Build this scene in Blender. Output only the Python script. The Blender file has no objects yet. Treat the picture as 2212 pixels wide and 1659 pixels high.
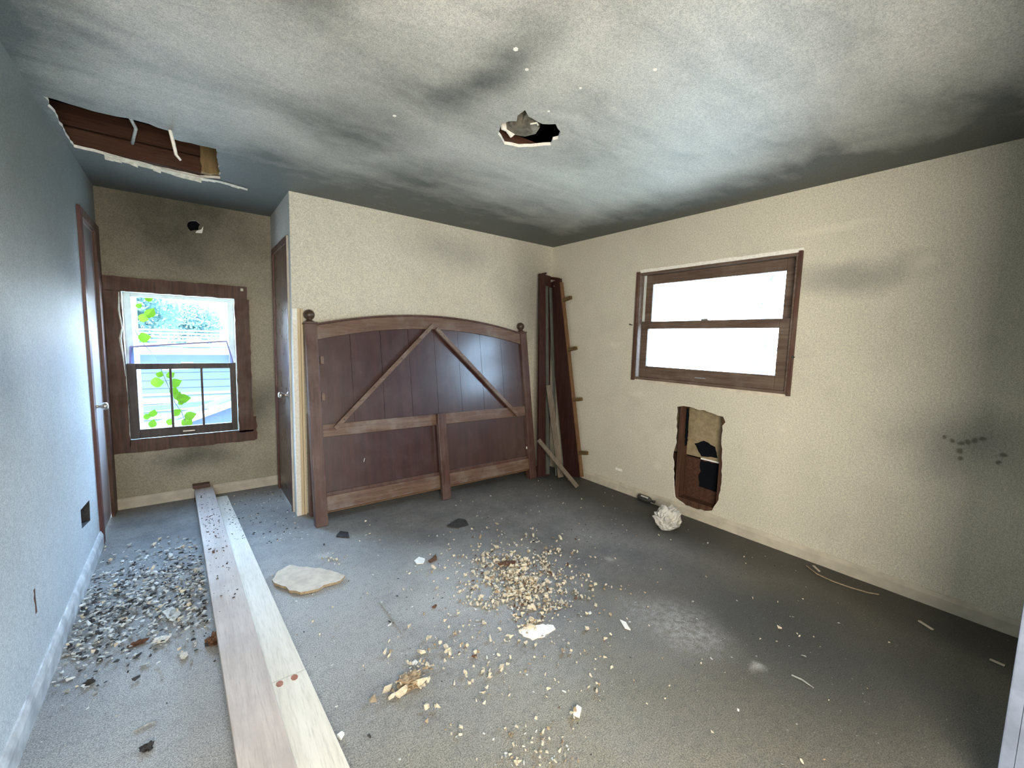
import bpy, bmesh, math, random
from mathutils import Vector, Matrix, noise
from mathutils.geometry import tessellate_polygon
random.seed(7)
R = random.Random(11)
C = bpy.context.scene.collection
SC = bpy.context.scene

# ------------------------------------------------------------------ camera
F, YAW, PITCH, ROLL, CAMH = 910.5, 0.65604, 0.10050, 0.027545, 1.3983
fw = Vector((math.sin(YAW)*math.cos(PITCH), math.cos(YAW)*math.cos(PITCH), -math.sin(PITCH)))
r0 = Vector((math.cos(YAW), -math.sin(YAW), 0)); u0 = r0.cross(fw)
rt = r0*math.cos(ROLL) + u0*math.sin(ROLL); up = -r0*math.sin(ROLL) + u0*math.cos(ROLL)
EYE = Vector((0, 0, CAMH))
cam = bpy.data.cameras.new('camera'); cam.sensor_fit = 'HORIZONTAL'; cam.sensor_width = 36
cam.lens = F/2212*36; cam.clip_start = 0.02
co = bpy.data.objects.new('camera', cam); C.objects.link(co)
m = Matrix.Identity(4)
for i in range(3):
    m[i][0] = rt[i]; m[i][1] = up[i]; m[i][2] = -fw[i]; m[i][3] = EYE[i]
co.matrix_world = m
SC.camera = co
def at(u, v, p0, n):
    """point of a real plane (p0, n) that the photograph shows at pixel u, v"""
    d = fw + rt*((u-1106)/F) + up*((829.5-v)/F)
    p0 = Vector(p0); n = Vector(n)
    return EYE + d*((p0-EYE).dot(n)/d.dot(n))
def fl(u, v, z=0.0): return at(u, v, (0, 0, z), (0, 0, 1))

# room dimensions (metres)
H = 2.44; XL = -0.501; XR = 3.235; YB = 3.525; YA = 4.394; XC = 0.625; YR = -0.03

# ------------------------------------------------------------------ world, lights, exposure
SC.view_settings.view_transform = 'Standard'; SC.view_settings.look = 'None'
SC.view_settings.gamma = 1; SC.view_settings.use_curve_mapping = False
SC.view_settings.exposure = 1.05
try:
    SC.cycles.max_bounces = 12; SC.cycles.diffuse_bounces = 8; SC.cycles.transparent_max_bounces = 16
    SC.cycles.use_denoising = True; SC.cycles.sample_clamp_indirect = 6
except Exception: pass
W = bpy.data.worlds.new('sky'); SC.world = W; W.use_nodes = True
nt = W.node_tree; nt.nodes.clear()
o_ = nt.nodes.new('ShaderNodeOutputWorld'); bg = nt.nodes.new('ShaderNodeBackground')
tc = nt.nodes.new('ShaderNodeTexCoord'); sp = nt.nodes.new('ShaderNodeSeparateXYZ')
mr = nt.nodes.new('ShaderNodeMapRange'); rp = nt.nodes.new('ShaderNodeValToRGB')
nt.links.new(tc.outputs['Generated'], sp.inputs[0]); nt.links.new(sp.outputs['Z'], mr.inputs[0])
mr.inputs[1].default_value = -1; mr.inputs[2].default_value = 1
nt.links.new(mr.outputs[0], rp.inputs[0]); nt.links.new(rp.outputs[0], bg.inputs[0])
e = rp.color_ramp.elements
e[0].position = 0.0; e[0].color = (0.22, 0.22, 0.17, 1)
e[1].position = 1.0; e[1].color = (0.30, 0.55, 1.0, 1)
for p_, c_ in ((0.48, (0.24, 0.24, 0.19, 1)), (0.505, (0.32, 0.38, 0.44, 1)), (0.55, (0.40, 0.54, 0.70, 1)), (0.60, (0.60, 0.82, 1.10, 1)), (0.68, (0.72, 1.04, 1.50, 1))):
    k = e.new(p_); k.color = c_
bg.inputs[1].default_value = 18.0
nt.links.new(bg.outputs[0], o_.inputs[0])

def area(name, loc, direction, sx, sy, power, color, portal=False):
    l = bpy.data.lights.new(name, 'AREA'); l.shape = 'RECTANGLE'; l.size = sx; l.size_y = sy
    l.energy = power; l.color = color
    if portal: l.cycles.is_portal = True
    o = bpy.data.objects.new(name, l); C.objects.link(o); o.location = loc
    o.rotation_euler = Vector(direction).to_track_quat('-Z', 'Y').to_euler()
    return o
area('daylight_portal', (XR+0.16, 1.745, 1.56), (-1, 0, 0), 1.25, 1.0, 1, (1, 1, 1), True)
area('daylight_portal', (-0.02, YA+0.16, 1.12), (0, -1, 0), 0.8, 1.2, 1, (1, 1, 1), True)
# added fill light behind the camera, lifts the ceiling and right wall
area('hall_fill', (0.12, -0.80, 1.30), (0.85, 1.0, -0.02), 1.25, 1.1, 60, (1.0, 0.93, 0.82))
sl = bpy.data.lights.new('sun', 'SUN'); sl.energy = 34; sl.angle = .01; sl.color = (1.0, .94, .84)
so = bpy.data.objects.new('sun', sl); C.objects.link(so); so.rotation_euler = Vector((.55, .42, -1)).to_track_quat('-Z', 'Y').to_euler()

# ------------------------------------------------------------------ materials
class NT:
    def __init__(s, name):
        s.m = bpy.data.materials.new(name); s.m.use_nodes = True
        s.t = s.m.node_tree; s.b = s.t.nodes['Principled BSDF']; s.out = s.t.nodes['Material Output']
        s.tc = s.t.nodes.new('ShaderNodeNewGeometry')
        s.P = s.tc.outputs['Position']
    def n(s, typ, **kw):
        n = s.t.nodes.new(typ)
        for k, v in kw.items(): setattr(n, k, v)
        return n
    def put(s, inp, v):
        if hasattr(v, 'is_linked') or hasattr(v, 'links'): s.t.links.new(v, inp)
        elif isinstance(v, (tuple, list)) and len(v) == 3 and inp.type == 'RGBA': inp.default_value = (*v, 1)
        else: inp.default_value = v
    def obj(s): return s.n('ShaderNodeTexCoord').outputs['Object']
    def noise(s, scale, detail=3, rough=.5, vec=None, stretch=None, dist=0):
        v = vec or s.P
        if stretch:
            mp = s.n('ShaderNodeMapping'); s.put(mp.inputs[0], v); mp.inputs['Scale'].default_value = stretch; v = mp.outputs[0]
        n = s.n('ShaderNodeTexNoise'); s.put(n.inputs['Vector'], v)
        n.inputs['Scale'].default_value = scale; n.inputs['Detail'].default_value = detail
        n.inputs['Roughness'].default_value = rough; n.inputs['Distortion'].default_value = dist
        return n.outputs[0]
    def ramp(s, v, a, b, lo=0., hi=1., smooth=True):
        n = s.n('ShaderNodeMapRange', interpolation_type='SMOOTHSTEP' if smooth else 'LINEAR'); s.put(n.inputs[0], v)
        for i, q in enumerate((a, b, lo, hi)): n.inputs[i+1].default_value = q
        return n.outputs[0]
    def math(s, op, a, b=0.5, clamp=False):
        n = s.n('ShaderNodeMath', operation=op, use_clamp=clamp); s.put(n.inputs[0], a); s.put(n.inputs[1], b); return n.outputs[0]
    def mix(s, f, a, b, mode='MIX'):
        n = s.n('ShaderNodeMix', data_type='RGBA', blend_type=mode); s.put(n.inputs[0], f); s.put(n.inputs[6], a); s.put(n.inputs[7], b); return n.outputs[2]
    def blob(s, p, r, soft=1.0, stretch=(1, 1, 1), vec=None):
        """1 inside an ellipsoid round p, 0 outside; r radius, stretch scales axes"""
        a = s.n('ShaderNodeVectorMath', operation='SUBTRACT'); s.put(a.inputs[0], vec or s.P); a.inputs[1].default_value = p
        b = s.n('ShaderNodeVectorMath', operation='MULTIPLY'); s.put(b.inputs[0], a.outputs[0]); b.inputs[1].default_value = stretch
        c = s.n('ShaderNodeVectorMath', operation='LENGTH'); s.put(c.inputs[0], b.outputs[0])
        return s.ramp(c.outputs['Value'], r*(1-soft), r, 1, 0)
    def warp(s, amt, scale):
        n = s.n('ShaderNodeTexNoise'); s.put(n.inputs['Vector'], s.P); n.inputs['Scale'].default_value = scale; n.inputs['Detail'].default_value = 4
        a = s.n('ShaderNodeVectorMath', operation='SUBTRACT'); s.put(a.inputs[0], n.outputs['Color']); a.inputs[1].default_value = (.5, .5, .5)
        b = s.n('ShaderNodeVectorMath', operation='SCALE'); s.put(b.inputs[0], a.outputs[0]); b.inputs['Scale'].default_value = amt
        c = s.n('ShaderNodeVectorMath', operation='ADD'); s.put(c.inputs[0], s.P); s.put(c.inputs[1], b.outputs[0])
        return c.outputs[0]
    def maxs(s, L):
        v = L[0]
        for k in L[1:]: v = s.math('MAXIMUM', v, k)
        return v
    def fin(s, col, rough=.8, spec=.3, bump=None, bd=.004, **kw):
        s.put(s.b.inputs['Base Color'], col); s.put(s.b.inputs['Roughness'], rough)
        s.b.inputs['Specular IOR Level'].default_value = spec
        for k, v in kw.items(): s.put(s.b.inputs[k.replace('_', ' ')], v)
        if bump is not None:
            b = s.n('ShaderNodeBump'); s.put(b.inputs['Height'], bump); b.inputs['Distance'].default_value = bd
            b.inputs['Strength'].default_value = .7; s.t.links.new(b.outputs[0], s.b.inputs['Normal'])
        return s.m
def plain(name, col, rough=.7, spec=.3, var=.15, scale=30, **kw):
    t = NT(name); v = t.noise(scale, 4, .6)
    dark = tuple(c*(1-var) for c in col); lite = tuple(min(1, c*(1+var)) for c in col)
    return t.fin(t.mix(t.ramp(v, .3, .7), dark, lite), rough, spec, bump=v, bd=.001, **kw)
def wood(name, a, b, rough=.5, spec=.4, axis=2, dust=None, dustamt=0., scale=14, bd=.001, coat=0.):
    # veneer and boards: long grain along one object axis
    t = NT(name); st = [9, 9, 9]; st[axis] = .6
    ob = t.obj()
    g = t.noise(scale*.35, 6, .65, vec=ob, stretch=tuple(st), dist=.6)
    f = t.noise(scale*3, 3, .6, vec=ob, stretch=tuple(st))
    col = t.mix(t.ramp(g, .3, .7), a, b); col = t.mix(t.ramp(f, .45, .75, 0, .35), col, tuple(c*.5 for c in a))
    if dust:
        d = t.noise(4, 5, .65); col = t.mix(t.ramp(d, .45, .7, 0, dustamt), col, dust)
    return t.fin(col, t.ramp(t.noise(7, 4), .3, .7, rough*.85, min(1, rough*1.2)), spec, bump=f, bd=bd, Coat_Weight=coat, Coat_Roughness=.24, Coat_IOR=1.7)

def plaster(name, base, soot, kind):
    t = NT(name)
    wv = t.warp(.35, 2.2)
    grain = t.noise(230, 2, .8); grain2 = t.noise(85, 3, .75)
    mott = t.noise(1.6, 5, .6); mid = t.noise(6, 5, .65)
    col = t.mix(t.ramp(mott, .3, .7), tuple(c*.9 for c in base), base)
    col = t.mix(t.ramp(mid, .5, .8, 0, .35), col, tuple(c*.72 for c in base))
    s = None
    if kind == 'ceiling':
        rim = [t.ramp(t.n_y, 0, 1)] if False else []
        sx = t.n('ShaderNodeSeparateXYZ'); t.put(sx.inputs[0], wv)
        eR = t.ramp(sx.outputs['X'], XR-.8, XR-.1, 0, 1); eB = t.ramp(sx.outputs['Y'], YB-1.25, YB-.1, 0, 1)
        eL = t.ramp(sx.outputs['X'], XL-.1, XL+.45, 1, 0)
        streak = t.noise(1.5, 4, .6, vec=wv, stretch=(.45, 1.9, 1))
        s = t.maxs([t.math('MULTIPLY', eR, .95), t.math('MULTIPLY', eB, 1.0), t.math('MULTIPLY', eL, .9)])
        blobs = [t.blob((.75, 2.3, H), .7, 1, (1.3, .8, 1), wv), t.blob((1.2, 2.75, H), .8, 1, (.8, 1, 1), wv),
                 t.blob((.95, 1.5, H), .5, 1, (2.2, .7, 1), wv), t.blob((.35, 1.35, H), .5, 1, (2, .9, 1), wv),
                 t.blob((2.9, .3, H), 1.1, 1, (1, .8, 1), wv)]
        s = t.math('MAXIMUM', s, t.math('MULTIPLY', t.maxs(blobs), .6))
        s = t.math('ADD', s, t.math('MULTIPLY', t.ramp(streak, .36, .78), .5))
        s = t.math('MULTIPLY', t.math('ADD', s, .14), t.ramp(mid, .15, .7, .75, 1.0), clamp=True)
    elif kind == 'wall_left':
        sx = t.n('ShaderNodeSeparateXYZ'); t.put(sx.inputs[0], wv)
        top = t.ramp(sx.outputs['Z'], 1.15, 2.2, 0, .9)
        drip = t.noise(3, 4, .6, vec=wv, stretch=(1, 2.2, .18))
        s = t.maxs([top, t.math('MULTIPLY', t.ramp(drip, .5, .75), t.ramp(sx.outputs['Z'], .9, 1.7, 0, .4)),
                    t.math('MULTIPLY', t.blob((XL, 2.2, 1.35), .35, 1, (1, 1, .6), wv), .5)])
    elif kind == 'wall_right':
        g1 = t.blob((XR, -.1, 1.75), .9, 1, (1, 1, .8), wv); g2 = t.blob((XR, .25, .95), .45, 1, (1, 1, 1.3), wv)
        g3 = t.blob((XR, .80, 1.86), .33, .9, (1, .6, 2.2), wv)
        s = t.maxs([t.math('MULTIPLY', g1, .5), t.math('MULTIPLY', g2, .6), t.math('MULTIPLY', g3, .55)])
        s = t.math('ADD', s, t.math('MULTIPLY', t.ramp(mott, .5, .8), .25), clamp=True)
    elif kind == 'wall_alcove':
        g1 = t.blob((.02, YA, .34), .3, 1, (.8, 1, 1.6), wv); g2 = t.blob((.5, YA, .75), .3, 1, (1.6, 1, .8), wv)
        g3 = t.blob((-.1, YA, 2.35), 1.1, 1, (.8, 1, 1.2), wv)
        s = t.math('ADD', t.maxs([t.math('MULTIPLY', g1, .75), t.math('MULTIPLY', g2, .6), t.math('MULTIPLY', g3, .85)]), t.ramp(mott, .35, .75, 0, .35), clamp=True)
    elif kind == 'wall_back':
        g1 = t.blob((2.9, YB, 1.9), .55, 1, (1, 1, .6), wv); g2 = t.blob((2.0, YB, 2.2), .45, 1, (.6, 1, 1.6), wv)
        s = t.math('ADD', t.maxs([t.math('MULTIPLY', g1, .55), t.math('MULTIPLY', g2, .35)]), t.ramp(mott, .5, .8, 0, .25), clamp=True)
    if s is not None: col = t.mix(s, col, soot)
    gn = t.math('ADD', t.math('MULTIPLY', grain, .65), t.math('MULTIPLY', grain2, .35))
    col = t.mix(1.0, col, t.mix(t.ramp(gn, .36, .64), (.70, .70, .72), (1.27, 1.26, 1.24)), 'MULTIPLY')
    return t, col, gn, wv
def fin_plaster(tup, rough=.75, spec=.25):
    t, col, gn, wv = tup
    return t.fin(col, rough, spec, bump=gn, bd=.0015)

M = {}
CREAM = (.66, .62, .50); SOOT = (.17, .175, .165)
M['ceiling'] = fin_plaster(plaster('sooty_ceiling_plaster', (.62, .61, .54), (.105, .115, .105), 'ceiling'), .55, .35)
M['wl'] = fin_plaster(plaster('left_wall_plaster', (.60, .64, .65), (.15, .165, .15), 'wall_left'), .5, .4)
t_ = plaster('right_wall_plaster', CREAM, SOOT, 'wall_right')
t, col, gn, wv = t_
for (u, v, r, st) in ((1690, 930, .05, (1, 1, 1.5)), (1990, 570, .12, (1, 1, 1.4)), (1800, 490, .22, (1, .6, 5)), (1375, 852, .10, (1, .8, 2)), (1325, 742, .09, (1, .8, 2)), (1420, 1005, .06, (1, 1, 1))):  # pale scuffs; two at the window's left are light patches painted in
    p = at(u, v, (XR, 0, 0), (1, 0, 0)); col = t.mix(t.math('MULTIPLY', t.blob(tuple(p), r, 1, st, t.warp(.12, 7)), .4), col, (.80, .74, .60))
def seg(u1, v1, u2, v2, wid, n=7):
    """dark crack drawn between two spots of the right wall"""
    a = at(u1, v1, (XR, 0, 0), (1, 0, 0)); b = at(u2, v2, (XR, 0, 0), (1, 0, 0))
    return [(tuple(a.lerp(b, k/(n-1))), wid) for k in range(n)]
cw = t.warp(.03, 18); cr = []
for q in (seg(2040, 945, 2075, 958, .016, 3)+seg(2075, 958, 2122, 948, .02, 4)+seg(2072, 975, 2074, 990, .02, 2)+seg(2160, 1000, 2168, 985, .016, 2)):
    cr.append(t.blob(q[0], q[1], .7, (1, 1, 1), cw))
col = t.mix(t.math('MULTIPLY', t.maxs(cr), .75), col, (.10, .095, .075))
M['wr'] = fin_plaster((t, col, gn, wv))
M['wb'] = fin_plaster(plaster('back_wall_plaster', CREAM, SOOT, 'wall_back'))
M['wa'] = fin_plaster(plaster('alcove_wall_plaster', (.42, .38, .28), (.09, .085, .06), 'wall_alcove'))
M['wn'] = fin_plaster(plaster('hall_plaster', (.5, .47, .4), SOOT, 'none'))
M['base'] = plain('grimy_cream_baseboard', (.52, .47, .37), .6, .35, .12, 12)
M['base_left'] = plain('grey_white_baseboard', (.52, .53, .53), .5, .4, .25, 12)
M['greytrim'] = plain('blue_grey_trim_paint', (.20, .23, .30), .5, .4, .15, 12)
M['gypsum'] = plain('torn_gypsum', (.85, .82, .74), .9, .1, .1, 60)
M['paper'] = plain('torn_pale_paper', (.62, .60, .50), .9, .1, .2, 40)
M['joist'] = wood('reddish_joist_wood', (.055, .024, .015), (.10, .046, .027), .75, .2, 0)
M['stud'] = wood('dark_stud_wood', (.06, .028, .017), (.11, .055, .032), .75, .2, 2)
M['tanblock'] = wood('tan_block_wood', (.22, .15, .07), (.30, .21, .10), .8, .2, 2)
M['sheath'] = plain('tan_fibre_sheathing', (.30, .235, .14), .9, .1, .2, 25)
M['black'] = plain('black_void', (.006, .007, .009), .95, .05, .1, 10)
M['casing'] = wood('dark_brown_casing', (.055, .026, .016), (.12, .055, .035), .55, .35, 2, (.20, .17, .13), .25)
M['redcasing'] = wood('oxblood_door_casing', (.07, .02, .018), (.13, .045, .035), .4, .45, 2)
t = NT('pale_door_darker_ends'); sx = t.n('ShaderNodeSeparateXYZ'); t.put(sx.inputs[0], t.warp(.25, 3))
dc = t.mix(t.ramp(sx.outputs['Z'], 1.25, 1.85, 0, .85), (.56, .53, .54), (.09, .08, .07)); dc = t.mix(t.ramp(sx.outputs['Z'], .7, .05, 0, .6), dc, (.20, .15, .15))  # pale slab, darker towards its top and bottom
M['door'] = t.fin(dc, .3, .6)
M['door2'] = wood('brown_closet_door', (.045, .022, .013), (.09, .045, .028), .3, .5, 2)
M['sash'] = wood('dark_window_sash', (.045, .032, .026), (.085, .062, .05), .5, .4, 2, (.16, .15, .14), .2)
M['sash2'] = wood('brown_window_sash', (.085, .05, .034), (.16, .11, .078), .5, .4, 1, (.27, .22, .17), .3)
M['vinyl'] = plain('white_jamb_liner', (.62, .66, .62), .4, .4, .08, 20)
M['violet'] = plain('violet_grey_sash_edge', (.20, .17, .34), .4, .4, .1, 20)
M['metal'] = plain('tarnished_nickel', (.55, .52, .45), .3, .5, .15, 60, Metallic=.85)
M['hb'] = wood('mahogany_veneer_panel', (.028, .0055, .006), (.052, .013, .012), .40, .45, 2, (.12, .08, .075), .2, 9, coat=.85)
M['hbrail'] = wood('worn_brown_rail', (.10, .052, .034), (.19, .115, .075), .42, .45, 0, (.26, .22, .19), .5)
M['hbpost'] = wood('mahogany_post', (.060, .026, .020), (.115, .055, .040), .42, .45, 2, (.20, .15, .13), .35)
M['ball'] = wood('dark_turned_finial', (.045, .025, .016), (.085, .05, .032), .35, .5, 2)
M['darkrail'] = wood('dark_bed_rail', (.030, .010, .009), (.055, .020, .016), .5, .35, 2)
M['railedge'] = wood('brown_rail_edge', (.13, .065, .03), (.20, .11, .055), .6, .3, 2)
M['slat'] = wood('grey_brown_slat', (.12, .095, .07), (.20, .165, .125), .75, .2, 2)
M['greyslat'] = wood('greenish_grey_slat', (.07, .075, .065), (.12, .125, .105), .7, .2, 2)
M['peg'] = wood('brown_slat_block', (.10, .060, .025), (.17, .11, .05), .7, .2, 1)
M['creamboard'] = wood('cream_painted_board', (.60, .48, .30), (.68, .57, .38), .6, .3, 2)
M['pine'] = wood('dusty_pink_brown_plank', (.50, .42, .36), (.62, .54, .47), .7, .25, 1, (.42, .37, .33), .6, 7)
M['pine2'] = wood('clean_pale_pine', (.68, .62, .50), (.80, .74, .62), .6, .3, 1, (.62, .57, .48), .2, 7)
M['knot'] = plain('rust_brown_knot', (.32, .14, .09), .7, .2, .2, 60)
# carpet
t = NT('filthy_grey_carpet')
wv = t.warp(.6, 1.6)
g = t.noise(200, 2, .85); g2 = t.noise(30, 6, .75); g3 = t.noise(3.2, 6, .65); g4 = t.noise(1.1, 4, .6)
col = t.mix(t.ramp(g3, .3, .7), (.17, .168, .165), (.29, .28, .255))
dust = t.maxs([t.blob((.45, 2.3, 0), 1.0, 1, (1, .75, 1), wv), t.blob((1.15, 2.0, 0), .75, 1, (1, 1, 1), wv), t.math('MULTIPLY', t.blob((-.1, 1.6, 0), .9, 1, (1, .6, 1), wv), .8), t.math('MULTIPLY', t.blob((.9, 1.1, 0), .8, 1, (1, 1, 1), wv), .45), t.math('MULTIPLY', t.blob((.4, 3.9, 0), .6, 1, (1, 1, 1), wv), .5)])
dust = t.math('MULTIPLY', dust, t.ramp(g2, .25, .7, .55, 1))
col = t.mix(t.math('MULTIPLY', dust, .85), col, (.56, .54, .49))
sx = t.n('ShaderNodeSeparateXYZ'); t.put(sx.inputs[0], wv)
nr = t.math('MULTIPLY', t.ramp(sx.outputs['Y'], 1.7, .9, 0, 1), t.ramp(g3, .25, .6, .5, .95)); col = t.mix(nr, col, (.26, .235, .17))
col = t.mix(t.ramp(g2, .42, .7, 0, .45), col, (.10, .098, .09))
drk = t.maxs([t.ramp(sx.outputs['X'], 2.3, 3.0, 0, .85), t.math('MULTIPLY', t.blob((2.4, .6, 0), 1.5, 1, (1, 1, 1), wv), .9), t.math('MULTIPLY', t.blob((2.5, 3.3, 0), .7, 1, (.6, 1, 1), wv), .5)])  # shadow under the window wall and headboard painted into the carpet
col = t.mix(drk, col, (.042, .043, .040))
col = t.mix(t.ramp(g4, .5, .75, 0, .4), col, (.15, .125, .09))
pz = fl(1470, 1365); col = t.mix(t.math('MULTIPLY', t.blob(tuple(pz), .38, 1, (1, 1, 1), wv), t.ramp(g2, .35, .65, .1, .7)), col, (.48, .47, .45))
specks = t.ramp(t.noise(75, 2, .6), .68, .74)
col = t.mix(t.math('MULTIPLY', specks, .6), col, (.42, .40, .36))
for (u, v, r, st) in ((1160, 1365, .075, (1, 1, 1)), (1640, 1445, .06, (1, 1.4, 1)), (700, 1200, .07, (1, 1, 1)), (1315, 1208, .05, (1, 1, 1))):  # pale smears; the last spot is a flare painted into the carpet
    p = fl(u, v); a_ = t.math('MULTIPLY', t.blob(tuple(p), r, 1, st, t.warp(.09, 14)), .45); col = t.mix(a_, col, (.62, .60, .54))
col = t.mix(1.0, col, t.mix(t.ramp(g, .34, .66), (.55, .55, .57), (1.42, 1.42, 1.40)), 'MULTIPLY')
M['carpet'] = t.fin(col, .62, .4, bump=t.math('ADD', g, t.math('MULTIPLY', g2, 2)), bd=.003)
# glass
t = NT('window_glass'); n_ = t.t.nodes
tr = t.n('ShaderNodeBsdfTransparent'); tr.inputs[0].default_value = (.95, .98, .98, 1)
gl = t.n('ShaderNodeBsdfGlossy'); gl.inputs['Roughness'].default_value = .02
fr = t.n('ShaderNodeFresnel'); fr.inputs[0].default_value = 1.45
mx = t.n('ShaderNodeMixShader'); t.put(mx.inputs[0], t.math('MULTIPLY', fr.outputs[0], .7)); t.t.links.new(tr.outputs[0], mx.inputs[1]); t.t.links.new(gl.outputs[0], mx.inputs[2])
t.t.links.new(mx.outputs[0], t.out.inputs[0]); M['glass'] = t.m
t = NT('hazy_blue_glass')
tr = t.n('ShaderNodeBsdfTransparent'); tr.inputs[0].default_value = (.80, .86, .98, 1)
df = t.n('ShaderNodeBsdfTranslucent'); df.inputs[0].default_value = (.10, .12, .20, 1)
mx = t.n('ShaderNodeMixShader'); mx.inputs[0].default_value = .22; t.t.links.new(tr.outputs[0], mx.inputs[1]); t.t.links.new(df.outputs[0], mx.inputs[2])
t.t.links.new(mx.outputs[0], t.out.inputs[0]); M['haze'] = t.m
# debris
M['crumb_cream'] = plain('cream_crumb', (.62, .54, .40), .9, .1, .25, 50)
M['crumb_tan'] = plain('tan_crumb', (.36, .27, .17), .9, .1, .25, 50)
M['crumb_rust'] = plain('rust_crumb', (.13, .068, .042), .9, .1, .25, 50)
M['flake_white'] = plain('white_flake', (.62, .62, .58), .9, .1, .15, 50)
M['flake_grey'] = plain('grey_flake', (.34, .34, .31), .9, .1, .25, 50)
M['flake_dark'] = plain('dark_flake', (.055, .052, .050), .9, .1, .25, 50)
M['slab'] = plain('beige_plasterboard', (.62, .54, .43), .85, .15, .12, 20)
M['plastic'] = plain('cloudy_plastic_bag', (.55, .53, .48), .25, .6, .2, 15)
M['bottle'] = plain('smoked_glass_bottle', (.05, .05, .045), .15, .6, .2, 15)

# ------------------------------------------------------------------ object helpers
def link(o, parent=None):
    C.objects.link(o)
    if parent is not None: o.parent = parent
    return o
def empty(name, loc=(0, 0, 0), rot=(0, 0, 0)):
    o = bpy.data.objects.new(name, None); o.location = loc; o.rotation_euler = rot; o.empty_display_size = .1
    return link(o)
def tag(o, label=None, cat=None, group=None, kind=None):
    if label: o['label'] = label
    if cat: o['category'] = cat
    if group: o['group'] = group
    if kind: o['kind'] = kind
    return o
class MB:
    def __init__(s): s.v = []; s.f = []; s.mi = []
    def add(s, vs, fs, mi=0):
        k = len(s.v); s.v += [tuple(v) for v in vs]
        s.f += [tuple(i+k for i in f) for f in fs]; s.mi += [mi]*len(fs); return s
    def box(s, a, b, mi=0, M4=None):
        (x0, y0, z0), (x1, y1, z1) = a, b
        vs = [Vector(q) for q in ((x0, y0, z0), (x1, y0, z0), (x1, y1, z0), (x0, y1, z0), (x0, y0, z1), (x1, y0, z1), (x1, y1, z1), (x0, y1, z1))]
        if M4: vs = [M4 @ v for v in vs]
        return s.add(vs, [(0, 3, 2, 1), (4, 5, 6, 7), (0, 1, 5, 4), (1, 2, 6, 5), (2, 3, 7, 6), (3, 0, 4, 7)], mi)
    def beam(s, a, b, w, d, side=(1, 0, 0), mi=0):
        """bar from a to b, w wide along side, d deep"""
        a = Vector(a); b = Vector(b); ax = (b-a).normalized(); sd = Vector(side); sd = (sd-ax*sd.dot(ax)).normalized(); t = ax.cross(sd)
        vs = []
        for p in (a, b):
            for i, j in ((-1, -1), (1, -1), (1, 1), (-1, 1)): vs.append(p+sd*(w/2*i)+t*(d/2*j))
        return s.add(vs, [(3, 2, 1, 0), (4, 5, 6, 7), (0, 1, 5, 4), (1, 2, 6, 5), (2, 3, 7, 6), (3, 0, 4, 7)], mi)
    def tube(s, pts, r, n=8, mi=0):
        pts = [Vector(p) for p in pts]; rings = []
        for i, p in enumerate(pts):
            ax = (pts[min(i+1, len(pts)-1)]-pts[max(i-1, 0)]).normalized()
            a = ax.orthogonal().normalized(); 
            if i: a = (pa-ax*pa.dot(ax)).normalized()
            pa = a; b = ax.cross(a); rr = r[i] if isinstance(r, (list, tuple)) else r
            rings.append([p+(a*math.cos(2*math.pi*k/n)+b*math.sin(2*math.pi*k/n))*rr for k in range(n)])
        vs = [v for q in rings for v in q]; fs = []
        for i in range(len(rings)-1):
            for k in range(n): fs.append((i*n+k, i*n+(k+1) % n, (i+1)*n+(k+1) % n, (i+1)*n+k))
        fs.append(tuple(reversed(range(n)))); fs.append(tuple((len(rings)-1)*n+k for k in range(n)))
        return s.add(vs, fs, mi)
    def prism(s, outer, holes, origin, ux, uy, depth, mi=0, mside=None, jit=0):
        """flat slab with holes: outline in (ux, uy) coordinates, extruded by the vector depth"""
        ux = Vector(ux); uy = Vector(uy); o = Vector(origin); depth = Vector(depth)
        loops = [outer]+list(holes); P = [[Vector((a, b, 0)) for a, b in L] for L in loops]
        tris = tessellate_polygon(P); flat = [p for L in P for p in L]; n = len(flat)
        f3 = [o+ux*p.x+uy*p.y for p in flat]
        k0 = len(s.v)
        s.v += [tuple(v) for v in f3]+[tuple(v+depth) for v in f3]
        nrm = ux.cross(uy); flip = nrm.dot(depth) > 0
        for t in tris:
            a, b, c = t
            if (flat[b]-flat[a]).cross(flat[c]-flat[a]).z < 0: a, b, c = a, c, b
            if flip: s.f += [(k0+a, k0+c, k0+b), (k0+n+a, k0+n+b, k0+n+c)]
            else: s.f += [(k0+a, k0+b, k0+c), (k0+n+a, k0+n+c, k0+n+b)]
            s.mi += [mi, mi]
        i = 0
        for L in loops:
            m_ = len(L)
            for k in range(m_):
                a = i+k; b = i+(k+1) % m_
                s.f.append((k0+a, k0+b, k0+n+b, k0+n+a)); s.mi.append(mi if mside is None else mside)
            i += m_
        return s
    def build(s, name, mats, parent=None, bevel=0, smooth=False, loc=None):
        me = bpy.data.meshes.new(name); me.from_pydata(s.v, [], s.f)
        mats = mats if isinstance(mats, (list, tuple)) else [mats]
        for m_ in mats: me.materials.append(m_)
        me.polygons.foreach_set('material_index', s.mi)
        me.update()
        bm = bmesh.new(); bm.from_mesh(me); bmesh.ops.recalc_face_normals(bm, faces=bm.faces)
        if bevel: bmesh.ops.bevel(bm, geom=list(bm.edges), offset=bevel, segments=2, affect='EDGES', profile=.6, clamp_overlap=True)
        bm.to_mesh(me); bm.free()
        if smooth:
            for p in me.polygons: p.use_smooth = True
        o = bpy.data.objects.new(name, me)
        if loc is not None: o.location = loc
        return link(o, parent)
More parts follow.
